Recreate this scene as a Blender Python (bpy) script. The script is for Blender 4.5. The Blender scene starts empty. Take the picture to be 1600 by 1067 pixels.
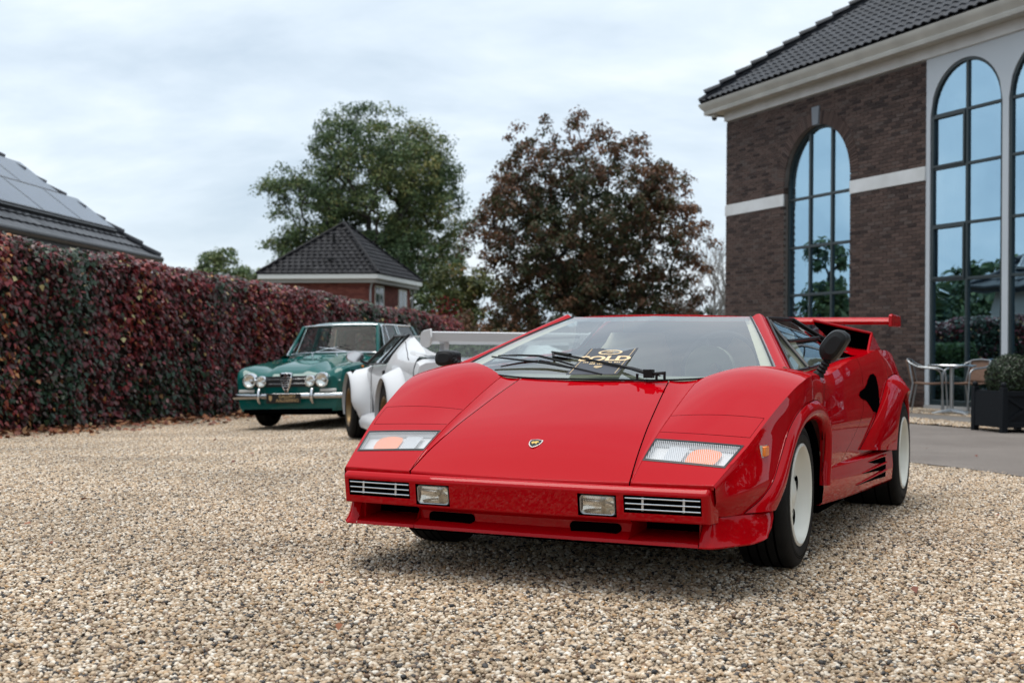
import bpy, bmesh, math, random
import numpy as np
from mathutils import Vector, Matrix, noise

SC = bpy.context.scene
COL = SC.collection
D = bpy.data
R = math.radians

# ------------------------------------------------------------------ camera
CAM_H, PITCH, ROLL, FPX = 0.8733, 0.008456, 0.00898, 1993.7
cam_d = D.cameras.new('camera'); cam = D.objects.new('camera', cam_d); COL.objects.link(cam)
cam_d.sensor_width = 36.0; cam_d.sensor_fit = 'HORIZONTAL'; cam_d.lens = FPX / 1600 * 36
cam_d.clip_start = 0.05; cam_d.clip_end = 3000
_f = Vector((0, math.cos(PITCH), math.sin(PITCH))); _u0 = Vector((0, -math.sin(PITCH), math.cos(PITCH))); _r0 = Vector((1, 0, 0))
_r = _r0 * math.cos(ROLL) + _u0 * math.sin(ROLL); _u = -_r0 * math.sin(ROLL) + _u0 * math.cos(ROLL)
M = Matrix((_r, _u, -_f)).transposed().to_4x4(); M.translation = (0, 0, CAM_H)
cam.matrix_world = M
cam_d.dof.use_dof = True; cam_d.dof.focus_distance = 5.0; cam_d.dof.aperture_fstop = 4.5
SC.camera = cam

# ------------------------------------------------------------------ sky and sun
SUN_EL, SUN_AZ = 82, -75          # azimuth clockwise from +Y
world = D.worlds.new('World'); SC.world = world; world.use_nodes = True
wt = world.node_tree; wn = wt.nodes; wl = wt.links; wn.clear()
def wnode(t, **k):
    n = wn.new(t)
    for a, b in k.items(): setattr(n, a, b)
    return n
w_out = wnode('ShaderNodeOutputWorld'); w_bg = wnode('ShaderNodeBackground'); w_bg.inputs[1].default_value = 0.06
sky = wnode('ShaderNodeTexSky', sky_type='NISHITA', sun_disc=False)
sky.sun_elevation = R(SUN_EL); sky.sun_rotation = R(SUN_AZ); sky.air_density = 1.0; sky.dust_density = 1.5; sky.ozone_density = 2.0
tc = wnode('ShaderNodeTexCoord'); sep = wnode('ShaderNodeSeparateXYZ'); wl.new(tc.outputs['Generated'], sep.inputs[0])
def wmath(op, a, b=None):
    n = wnode('ShaderNodeMath', operation=op)
    for i, v in enumerate((a, b)):
        if v is None: continue
        if isinstance(v, (int, float)): n.inputs[i].default_value = v
        else: wl.new(v, n.inputs[i])
    return n.outputs[0]
zc = wmath('ADD', wmath('MAXIMUM', sep.outputs[2], 0.0), 0.5)
comb = wnode('ShaderNodeCombineXYZ')
wl.new(wmath('DIVIDE', sep.outputs[0], zc), comb.inputs[0]); wl.new(wmath('DIVIDE', sep.outputs[1], zc), comb.inputs[1])
mp = wnode('ShaderNodeMapping'); mp.inputs['Rotation'].default_value = (0, 0, R(35)); mp.inputs['Scale'].default_value = (0.8, 1.5, 1)
wl.new(comb.outputs[0], mp.inputs[0])
nz = wnode('ShaderNodeTexNoise'); nz.inputs['Scale'].default_value = 2.3; nz.inputs['Detail'].default_value = 8; nz.inputs['Roughness'].default_value = 0.56; nz.inputs['Distortion'].default_value = 0.25
wl.new(mp.outputs[0], nz.inputs[0])
ramp = wnode('ShaderNodeValToRGB'); wl.new(nz.outputs[0], ramp.inputs[0])
ramp.color_ramp.elements[0].position = 0.34; ramp.color_ramp.elements[0].color = (5.3, 6.3, 7.3, 1)
ramp.color_ramp.elements[1].position = 0.66; ramp.color_ramp.elements[1].color = (9.4, 9.7, 10.0, 1)
e = ramp.color_ramp.elements.new(0.5); e.color = (7.1, 8.0, 8.8, 1)
nz2 = wnode('ShaderNodeTexNoise'); nz2.inputs['Scale'].default_value = 0.7; nz2.inputs['Detail'].default_value = 3
wl.new(mp.outputs[0], nz2.inputs[0])
rm2 = wnode('ShaderNodeValToRGB'); wl.new(nz2.outputs[0], rm2.inputs[0])
rm2.color_ramp.elements[0].position = 0.35; rm2.color_ramp.elements[0].color = (.8, .8, .8, 1)
rm2.color_ramp.elements[1].position = 0.65; rm2.color_ramp.elements[1].color = (.97, .97, .97, 1)
mixw = wnode('ShaderNodeMix', data_type='RGBA'); wl.new(rm2.outputs[0], mixw.inputs[0])
wl.new(sky.outputs[0], mixw.inputs[6]); wl.new(ramp.outputs[0], mixw.inputs[7])
wl.new(mixw.outputs[2], w_bg.inputs[0]); wl.new(w_bg.outputs[0], w_out.inputs[0])

sun_d = D.lights.new('sun', 'SUN'); sun_d.energy = 1.5; sun_d.angle = R(44); sun_d.color = (1.0, .96, .9)
sun = D.objects.new('sun', sun_d); COL.objects.link(sun)
_sd = Vector((math.sin(R(SUN_AZ)) * math.cos(R(SUN_EL)), math.cos(R(SUN_AZ)) * math.cos(R(SUN_EL)), math.sin(R(SUN_EL))))
sun.rotation_euler = _sd.to_track_quat('Z', 'Y').to_euler()

SC.render.engine = 'CYCLES'
SC.cycles.use_denoising = True
SC.cycles.max_bounces = 8; SC.cycles.transparent_max_bounces = 16
SC.view_settings.view_transform = 'Standard'; SC.view_settings.look = 'None'
SC.view_settings.exposure = 1.08; SC.view_settings.gamma = 1.0; SC.view_settings.use_curve_mapping = False

# ------------------------------------------------------------------ helpers
def tag(o, label=None, cat=None, group=None, kind=None):
    if label: o['label'] = label
    if cat: o['category'] = cat
    if group: o['group'] = group
    if kind: o['kind'] = kind
    return o
def empty(name, loc=(0, 0, 0), rz=0.0, label=None, cat=None, group=None, kind=None):
    o = D.objects.new(name, None); COL.objects.link(o); o.location = loc; o.rotation_euler = (0, 0, rz)
    o.empty_display_size = .2
    return tag(o, label, cat, group, kind)
def link(name, me, parent=None):
    o = D.objects.new(name, me); COL.objects.link(o)
    if parent: o.parent = parent
    return o
def copy_tree(o, parent=None):
    c = o.copy(); COL.objects.link(c)
    if parent: c.parent = parent
    for ch in list(o.children): copy_tree(ch, c)
    return c

class MB:
    def __init__(s): s.v = []; s.f = []; s.m = []; s.cur = 0
    def add(s, vs, fs):
        o = len(s.v); s.v += [tuple(p) for p in vs]
        for f in fs: s.f.append(tuple(i + o for i in f)); s.m.append(s.cur)
        return s
    def hexa(s, p):   # bottom 4 ccw, top 4 ccw
        return s.add(p, [(3, 2, 1, 0), (4, 5, 6, 7), (0, 1, 5, 4), (1, 2, 6, 5), (2, 3, 7, 6), (3, 0, 4, 7)])
    def box(s, x0, x1, y0, y1, z0, z1):
        return s.hexa([(x0, y0, z0), (x1, y0, z0), (x1, y1, z0), (x0, y1, z0), (x0, y0, z1), (x1, y0, z1), (x1, y1, z1), (x0, y1, z1)])
    def quad(s, a, b, c, d): return s.add([a, b, c, d], [(0, 1, 2, 3)])
    def grid(s, P, flip=False):
        n, m = len(P), len(P[0]); vs = [p for r in P for p in r]; fs = []
        for i in range(n - 1):
            for j in range(m - 1):
                q = (i * m + j, i * m + j + 1, (i + 1) * m + j + 1, (i + 1) * m + j)
                fs.append(q[::-1] if flip else q)
        return s.add(vs, fs)
    def surf(s, fn, u0, u1, nu, v0, v1, nv, flip=False):
        return s.grid([[fn(u0 + (u1 - u0) * i / nu, v0 + (v1 - v0) * j / nv) for j in range(nv + 1)] for i in range(nu + 1)], flip)
    def tube(s, pts, r, n=8, cap=True, closed=False, flat=1.0):
        pts = [Vector(p) for p in pts]; k = len(pts); rings = []
        up = Vector((0, 0, 1)); prev = None
        for i, p in enumerate(pts):
            if closed: d = pts[(i + 1) % k] - pts[i - 1]
            else: d = pts[min(i + 1, k - 1)] - pts[max(i - 1, 0)]
            d.normalize()
            a = (prev - d * prev.dot(d)) if prev else (up.cross(d) if abs(d.z) < .95 else Vector((1, 0, 0)).cross(d))
            if a.length < 1e-6: a = Vector((1, 0, 0)).cross(d)
            a.normalize(); prev = a; b = d.cross(a)
            rr = r[i] if isinstance(r, (list, tuple)) else r
            rings.append([p + a * (rr * math.cos(2 * math.pi * j / n)) + b * (rr * flat * math.sin(2 * math.pi * j / n)) for j in range(n)])
        vs = [q for g in rings for q in g]; fs = []
        for i in range(k if closed else k - 1):
            i2 = (i + 1) % k
            for j in range(n): fs.append((i * n + j, i * n + (j + 1) % n, i2 * n + (j + 1) % n, i2 * n + j))
        if cap and not closed: fs += [tuple(range(n))[::-1], tuple((k - 1) * n + j for j in range(n))]
        return s.add(vs, fs)
    def lathe(s, prof, n, axis='y', c=(0, 0, 0), flip=False):   # prof: (radius, along)
        vs = []
        for (r, a) in prof:
            for j in range(n):
                t = 2 * math.pi * j / n; p = (r * math.cos(t), a, r * math.sin(t))
                if axis == 'z': p = (p[0], p[2], p[1])
                if axis == 'x': p = (p[1], p[0], p[2])
                vs.append((p[0] + c[0], p[1] + c[1], p[2] + c[2]))
        fs = []
        for i in range(len(prof) - 1):
            for j in range(n):
                q = (i * n + j, i * n + (j + 1) % n, (i + 1) * n + (j + 1) % n, (i + 1) * n + j)
                fs.append(q[::-1] if flip else q)
        return s.add(vs, fs)
    def prism(s, poly, h0, h1, fn):   # poly of 2d points; fn(a, b, h) -> 3d
        n = len(poly)
        vs = [fn(a, b, h0) for a, b in poly] + [fn(a, b, h1) for a, b in poly]
        fs = [tuple(range(n))[::-1], tuple(range(n, 2 * n))] + [(i, (i + 1) % n, n + (i + 1) % n, n + i) for i in range(n)]
        return s.add(vs, fs)
    def mirror_y(s):
        o = MB(); o.v = [(x, -y, z) for x, y, z in s.v]; o.f = [f[::-1] for f in s.f]; o.m = list(s.m); return o
    def join(s, o):
        k = len(s.v); s.v += o.v; s.f += [tuple(i + k for i in f) for f in o.f]; s.m += o.m; return s
    def mapv(s, fn): s.v = [tuple(fn(*p)) for p in s.v]; return s
    def mesh(s, name, mats, smooth=None, merge=False, recalc=False):
        me = D.meshes.new(name); me.from_pydata(s.v, [], s.f)
        if not isinstance(mats, (list, tuple)): mats = [mats]
        for m in mats: me.materials.append(m)
        if len(mats) > 1: me.polygons.foreach_set('material_index', s.m)
        if merge or recalc:
            bm = bmesh.new(); bm.from_mesh(me)
            if merge: bmesh.ops.remove_doubles(bm, verts=bm.verts, dist=merge if isinstance(merge, float) else 1e-5)
            if recalc: bmesh.ops.recalc_face_normals(bm, faces=bm.faces)
            bm.to_mesh(me); bm.free()
        if smooth is not None:
            me.shade_smooth(); me.set_sharp_from_angle(angle=R(smooth))
        me.update(); return me
    def build(s, name, mats, parent=None, smooth=None, bevel=None, merge=False, recalc=False, thick=None):
        o = link(name, s.mesh(name, mats, smooth, merge, recalc), parent)
        if thick:
            md = o.modifiers.new('solid', 'SOLIDIFY'); md.thickness = thick; md.offset = -1
        if bevel:
            md = o.modifiers.new('bevel', 'BEVEL'); md.width = bevel; md.segments = 2; md.limit_method = 'ANGLE'; md.angle_limit = R(40)
            if smooth is None: o.data.shade_smooth(); o.data.set_sharp_from_angle(angle=R(35))
        return o

def itp(xs, ys):
    """monotone-ish cubic through a table; xs in any order"""
    z = sorted(zip(xs, ys), key=lambda q: q[0]); xs = [a for a, _ in z]; ys = [b for _, b in z]; n = len(xs)
    d = [(ys[i + 1] - ys[i]) / (xs[i + 1] - xs[i]) for i in range(n - 1)]
    m = [d[0]] + [0 if d[i - 1] * d[i] <= 0 else 2 * d[i - 1] * d[i] / (d[i - 1] + d[i]) for i in range(1, n - 1)] + [d[-1]]
    def f(x):
        if x <= xs[0]: return ys[0] + m[0] * (x - xs[0])
        if x >= xs[-1]: return ys[-1] + m[-1] * (x - xs[-1])
        i = 0
        while x > xs[i + 1]: i += 1
        h = xs[i + 1] - xs[i]; t = (x - xs[i]) / h
        return ((1 + 2 * t) * (1 - t) ** 2) * ys[i] + t * (1 - t) ** 2 * h * m[i] + t * t * (3 - 2 * t) * ys[i + 1] + t * t * (t - 1) * h * m[i + 1]
    return f
def curve3(pts, n):
    """smooth curve through 3d points (Catmull-Rom by chord length)"""
    pts = [Vector(p) for p in pts]; t = [0.0]
    for a, b in zip(pts, pts[1:]): t.append(t[-1] + max((b - a).length, 1e-6))
    fs = [itp(t, [p[k] for p in pts]) for k in range(3)]
    return [Vector((fs[0](t[-1] * i / n), fs[1](t[-1] * i / n), fs[2](t[-1] * i / n))) for i in range(n + 1)]
def S(t): t = max(0., min(1., t)); return t * t * (3 - 2 * t)
def lerp(a, b, t): return a + (b - a) * t

# ------------------------------------------------------------------ materials
def newmat(name):
    m = D.materials.new(name); m.use_nodes = True; nt = m.node_tree
    return m, nt, nt.nodes['Principled BSDF'], nt.nodes['Material Output']
def mat(name, col, rough=.5, metal=0., coat=0., spec=.5, vary=None, vscale=8., vdet=4., bump=0., bscale=60., emit=None, coat_rough=.03, rvary=0., trans=0., ior=1.45, coords='Object'):
    m, nt, p, out = newmat(name)
    p.inputs['Base Color'].default_value = (*col, 1); p.inputs['Roughness'].default_value = rough
    p.inputs['Metallic'].default_value = metal; p.inputs['Coat Weight'].default_value = coat; p.inputs['Coat Roughness'].default_value = coat_rough
    p.inputs['Specular IOR Level'].default_value = spec; p.inputs['Transmission Weight'].default_value = trans; p.inputs['IOR'].default_value = ior
    if vary or bump or rvary:
        t = nt.nodes.new('ShaderNodeTexCoord')
    if vary:
        n = nt.nodes.new('ShaderNodeTexNoise'); n.inputs['Scale'].default_value = vscale; n.inputs['Detail'].default_value = vdet
        nt.links.new(t.outputs[coords], n.inputs['Vector'])
        rp = nt.nodes.new('ShaderNodeValToRGB'); nt.links.new(n.outputs[0], rp.inputs[0])
        rp.color_ramp.elements[0].position = .3; rp.color_ramp.elements[1].position = .7
        rp.color_ramp.elements[0].color = (*col, 1); rp.color_ramp.elements[1].color = (*vary, 1)
        nt.links.new(rp.outputs[0], p.inputs['Base Color'])
    if rvary:
        n = nt.nodes.new('ShaderNodeTexNoise'); n.inputs['Scale'].default_value = vscale; n.inputs['Detail'].default_value = 6
        nt.links.new(t.outputs[coords], n.inputs['Vector'])
        mr = nt.nodes.new('ShaderNodeMapRange'); mr.inputs[1].default_value = .3; mr.inputs[2].default_value = .7
        mr.inputs[3].default_value = max(0, rough - rvary); mr.inputs[4].default_value = rough + rvary
        nt.links.new(n.outputs[0], mr.inputs[0]); nt.links.new(mr.outputs[0], p.inputs['Roughness'])
    if bump:
        n = nt.nodes.new('ShaderNodeTexNoise'); n.inputs['Scale'].default_value = bscale; n.inputs['Detail'].default_value = 4
        nt.links.new(t.outputs[coords], n.inputs['Vector'])
        b = nt.nodes.new('ShaderNodeBump'); b.inputs['Strength'].default_value = bump; b.inputs['Distance'].default_value = .01
        nt.links.new(n.outputs[0], b.inputs['Height']); nt.links.new(b.outputs[0], p.inputs['Normal'])
    if emit:
        p.inputs['Emission Color'].default_value = (*emit[0], 1); p.inputs['Emission Strength'].default_value = emit[1]
    return m
def tint_mat(name, stops, rough=.6, spec=.4, attr='tint', use_obj=False, trans=0., bump=0., bscale=40., coat=0.):
    """colour picked from a ramp by a per-piece random value (a stored attribute, or the object's own random)"""
    m, nt, p, out = newmat(name)
    if use_obj:
        a = nt.nodes.new('ShaderNodeObjectInfo'); o = a.outputs['Random']
    else:
        a = nt.nodes.new('ShaderNodeAttribute'); a.attribute_name = attr; o = a.outputs['Fac']
    rp = nt.nodes.new('ShaderNodeValToRGB'); nt.links.new(o, rp.inputs[0])
    els = rp.color_ramp.elements
    els[0].position, els[0].color = stops[0][0], (*stops[0][1], 1); els[1].position, els[1].color = stops[-1][0], (*stops[-1][1], 1)
    for q, c in stops[1:-1]: x = els.new(q); x.color = (*c, 1)
    nt.links.new(rp.outputs[0], p.inputs['Base Color'])
    p.inputs['Roughness'].default_value = rough; p.inputs['Specular IOR Level'].default_value = spec; p.inputs['Coat Weight'].default_value = coat
    if bump:
        t = nt.nodes.new('ShaderNodeTexCoord'); n = nt.nodes.new('ShaderNodeTexNoise'); n.inputs['Scale'].default_value = bscale; n.inputs['Detail'].default_value = 4
        nt.links.new(t.outputs['Object'], n.inputs['Vector'])
        b = nt.nodes.new('ShaderNodeBump'); b.inputs['Strength'].default_value = bump; b.inputs['Distance'].default_value = .01
        nt.links.new(n.outputs[0], b.inputs['Height']); nt.links.new(b.outputs[0], p.inputs['Normal'])
    if trans:
        tl = nt.nodes.new('ShaderNodeBsdfTranslucent'); nt.links.new(rp.outputs[0], tl.inputs[0])
        mx = nt.nodes.new('ShaderNodeMixShader'); mx.inputs[0].default_value = trans
        nt.links.new(p.outputs[0], mx.inputs[1]); nt.links.new(tl.outputs[0], mx.inputs[2]); nt.links.new(mx.outputs[0], out.inputs[0])
    return m
def glass_mat(name, tint=(.8, .9, .88), ior=1.5, refl=1.0, rough=0.0):
    """thin sheet of glass: Fresnel share mirrored, the rest let straight through with a tint"""
    m, nt, p, out = newmat(name); nt.nodes.remove(p)
    f0 = ((ior - 1) / (ior + 1)) ** 2; ge = nt.nodes.new('ShaderNodeNewGeometry')
    dt = nt.nodes.new('ShaderNodeVectorMath'); dt.operation = 'DOT_PRODUCT'; nt.links.new(ge.outputs['Incoming'], dt.inputs[0]); nt.links.new(ge.outputs['Normal'], dt.inputs[1])
    def mth(op, x, y=None, z=None):
        n = nt.nodes.new('ShaderNodeMath'); n.operation = op
        for i, v in enumerate((x, y, z)):
            if v is None: continue
            if isinstance(v, (int, float)): n.inputs[i].default_value = v
            else: nt.links.new(v, n.inputs[i])
        return n
    ab = mth('ABSOLUTE', dt.outputs['Value']); om = mth('SUBTRACT', 1.0, ab.outputs[0]); pw = mth('POWER', om.outputs[0], 5.0); fr = mth('MULTIPLY_ADD', pw.outputs[0], 1 - f0, f0)
    tr = nt.nodes.new('ShaderNodeBsdfTransparent'); tr.inputs[0].default_value = (*tint, 1)
    gl = nt.nodes.new('ShaderNodeBsdfGlossy'); gl.inputs['Roughness'].default_value = rough; gl.inputs[0].default_value = (refl, refl, refl, 1)
    mx = nt.nodes.new('ShaderNodeMixShader'); nt.links.new(fr.outputs[0], mx.inputs[0])
    nt.links.new(tr.outputs[0], mx.inputs[1]); nt.links.new(gl.outputs[0], mx.inputs[2]); nt.links.new(mx.outputs[0], out.inputs[0])
    return m
def coated_glass(name, refl_col, share, tint):
    m, nt, p, out = newmat(name); nt.nodes.remove(p)
    tr = nt.nodes.new('ShaderNodeBsdfTransparent'); tr.inputs[0].default_value = (*tint, 1)
    gl = nt.nodes.new('ShaderNodeBsdfGlossy'); gl.inputs['Roughness'].default_value = 0.0; gl.inputs[0].default_value = (*refl_col, 1)
    mx = nt.nodes.new('ShaderNodeMixShader'); mx.inputs[0].default_value = share
    t = nt.nodes.new('ShaderNodeTexCoord'); n = nt.nodes.new('ShaderNodeTexNoise'); n.inputs['Scale'].default_value = .9; n.inputs['Detail'].default_value = 1
    nt.links.new(t.outputs['Object'], n.inputs['Vector'])
    b = nt.nodes.new('ShaderNodeBump'); b.inputs['Strength'].default_value = .12; b.inputs['Distance'].default_value = .05
    nt.links.new(n.outputs[0], b.inputs['Height']); nt.links.new(b.outputs[0], gl.inputs['Normal'])
    nt.links.new(tr.outputs[0], mx.inputs[1]); nt.links.new(gl.outputs[0], mx.inputs[2]); nt.links.new(mx.outputs[0], out.inputs[0])
    return m
def set_attr(me, name, vals, domain='FACE'):
    a = me.attributes.new(name, 'FLOAT', domain); a.data.foreach_set('value', np.asarray(vals, dtype=np.float32))
def text_mesh(txt, size, depth=.001, sx=1.0, align='CENTER', bold=0.0, space=1.0):
    cu = D.curves.new('lettering', 'FONT'); cu.body = txt; cu.size = size; cu.extrude = depth; cu.align_x = align; cu.align_y = 'CENTER'; cu.offset = bold; cu.space_character = space
    ob = D.objects.new('lettering', cu); COL.objects.link(ob)
    dg = bpy.context.evaluated_depsgraph_get(); me = D.meshes.new_from_object(ob.evaluated_get(dg))
    D.objects.remove(ob); D.curves.remove(cu)
    if sx != 1.0:
        for v in me.vertices: v.co.x *= sx
    return me

BLACK = mat('black_rubber', (.005, .005, .0055), .55, spec=.25)
DARKPL = mat('black_plastic', (.007, .007, .008), .38, spec=.35)
CHROME = mat('chrome', (.75, .76, .78), .08, metal=1.)
STEEL = mat('brushed_steel', (.62, .63, .65), .25, metal=1.)
VOID = mat('dark_inside', (.0015, .0015, .0018), .95, spec=0.)
TYRE = mat('tyre_rubber', (.008, .008, .008), .7, spec=.2, vary=(.015, .0145, .014), vscale=14, bump=.15, bscale=90)
# ------------------------------------------------------------------ ground
def zg(x, y): return -.17 * S((y - 9) / 8) * S((2 - x) / 6.5)

g_m = mat('soil_and_grass', (.055, .06, .03), .9, vary=(.09, .075, .045), vscale=.6, bump=.4, bscale=20)
mb = MB(); n = 60
def gl(t): return math.copysign(abs(t) ** 2.6 * 900, t)
mb.surf(lambda u, v: (gl(u), 60 + gl(v), -.26), -1, 1, n, -1, 1, n)
tag(mb.build('ground', g_m), kind='structure')

# gravel: a sheet whose material carries the far stones, and real stones on it nearby
def gravel_material():
    m, nt, p, out = newmat('gravel_bed'); L = nt.links.new
    t = nt.nodes.new('ShaderNodeNewGeometry')
    v = nt.nodes.new('ShaderNodeTexVoronoi'); v.inputs['Scale'].default_value = 58; L(t.outputs['Position'], v.inputs['Vector'])
    rp = nt.nodes.new('ShaderNodeValToRGB'); L(v.outputs['Color'], rp.inputs[0])
    st = [(0, (.03, .028, .028)), (.12, (.1, .08, .065)), (.3, (.27, .2, .135)), (.5, (.38, .29, .195)), (.7, (.47, .365, .255)), (1, (.62, .54, .43))]
    els = rp.color_ramp.elements; els[0].color = (*st[0][1], 1); els[1].color = (*st[-1][1], 1)
    for q, c in st[1:-1]: x = els.new(q); x.color = (*c, 1)
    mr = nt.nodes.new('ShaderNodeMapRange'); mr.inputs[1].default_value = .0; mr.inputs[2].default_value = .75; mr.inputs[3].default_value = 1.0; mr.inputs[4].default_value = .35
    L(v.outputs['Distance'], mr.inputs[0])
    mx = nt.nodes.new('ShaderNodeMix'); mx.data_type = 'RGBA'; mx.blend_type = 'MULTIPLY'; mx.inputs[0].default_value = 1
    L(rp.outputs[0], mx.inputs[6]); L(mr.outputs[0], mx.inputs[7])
    n2 = nt.nodes.new('ShaderNodeTexNoise'); n2.inputs['Scale'].default_value = .8; n2.inputs['Detail'].default_value = 5; L(t.outputs['Position'], n2.inputs['Vector'])
    r2 = nt.nodes.new('ShaderNodeMapRange'); r2.inputs[1].default_value = .3; r2.inputs[2].default_value = .7; r2.inputs[3].default_value = .78; r2.inputs[4].default_value = 1.08; L(n2.outputs[0], r2.inputs[0])
    m2 = nt.nodes.new('ShaderNodeMix'); m2.data_type = 'RGBA'; m2.blend_type = 'MULTIPLY'; m2.inputs[0].default_value = 1
    L(mx.outputs[2], m2.inputs[6]); L(r2.outputs[0], m2.inputs[7]); L(m2.outputs[2], p.inputs['Base Color'])
    p.inputs['Roughness'].default_value = .75
    b = nt.nodes.new('ShaderNodeBump'); b.inputs['Strength'].default_value = .9; b.inputs['Distance'].default_value = .012; b.invert = True
    L(v.outputs['Distance'], b.inputs['Height']); L(b.outputs[0], p.inputs['Normal'])
    return m
gravel_m = gravel_material()
mb = MB()
mb.surf(lambda u, v: (u, v, zg(u, v) - .012), -14, 13, 90, -6, 46, 150)
tag(mb.build('gravel_yard', gravel_m, smooth=60), kind='structure')

def stone_material():
    m, nt, p, out = newmat('pebbles'); L = nt.links.new
    a = nt.nodes.new('ShaderNodeAttribute'); a.attribute_name = 'tint'
    rp = nt.nodes.new('ShaderNodeValToRGB'); L(a.outputs['Fac'], rp.inputs[0])
    st = [(0, (.022, .021, .023)), (.08, (.08, .07, .062)), (.15, (.19, .105, .055)), (.2, (.335, .24, .15)), (.38, (.465, .345, .228)), (.55, (.555, .43, .3)), (.64, (.45, .27, .125)), (.72, (.595, .472, .338)), (.88, (.72, .612, .485)), (1, (.8, .742, .65))]
    els = rp.color_ramp.elements; els[0].color = (*st[0][1], 1); els[1].color = (*st[-1][1], 1)
    for q, c in st[1:-1]: x = els.new(q); x.color = (*c, 1)
    t = nt.nodes.new('ShaderNodeNewGeometry')
    n2 = nt.nodes.new('ShaderNodeTexNoise'); n2.inputs['Scale'].default_value = .8; n2.inputs['Detail'].default_value = 5; L(t.outputs['Position'], n2.inputs['Vector'])
    r2 = nt.nodes.new('ShaderNodeMapRange'); r2.inputs[1].default_value = .3; r2.inputs[2].default_value = .7; r2.inputs[3].default_value = .66; r2.inputs[4].default_value = 1.06; L(n2.outputs[0], r2.inputs[0])
    n3 = nt.nodes.new('ShaderNodeTexNoise'); n3.inputs['Scale'].default_value = 160; n3.inputs['Detail'].default_value = 3; L(t.outputs['Position'], n3.inputs['Vector'])
    r3 = nt.nodes.new('ShaderNodeMapRange'); r3.inputs[1].default_value = .3; r3.inputs[2].default_value = .7; r3.inputs[3].default_value = .82; r3.inputs[4].default_value = 1.08; L(n3.outputs[0], r3.inputs[0])
    mm = nt.nodes.new('ShaderNodeMath'); mm.operation = 'MULTIPLY'; L(r2.outputs[0], mm.inputs[0]); L(r3.outputs[0], mm.inputs[1])
    m2 = nt.nodes.new('ShaderNodeMix'); m2.data_type = 'RGBA'; m2.blend_type = 'MULTIPLY'; m2.inputs[0].default_value = 1
    L(rp.outputs[0], m2.inputs[6]); L(mm.outputs[0], m2.inputs[7]); L(m2.outputs[2], p.inputs['Base Color'])
    p.inputs['Roughness'].default_value = .55; p.inputs['Specular IOR Level'].default_value = .4
    return m
stone_m = stone_material()

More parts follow.
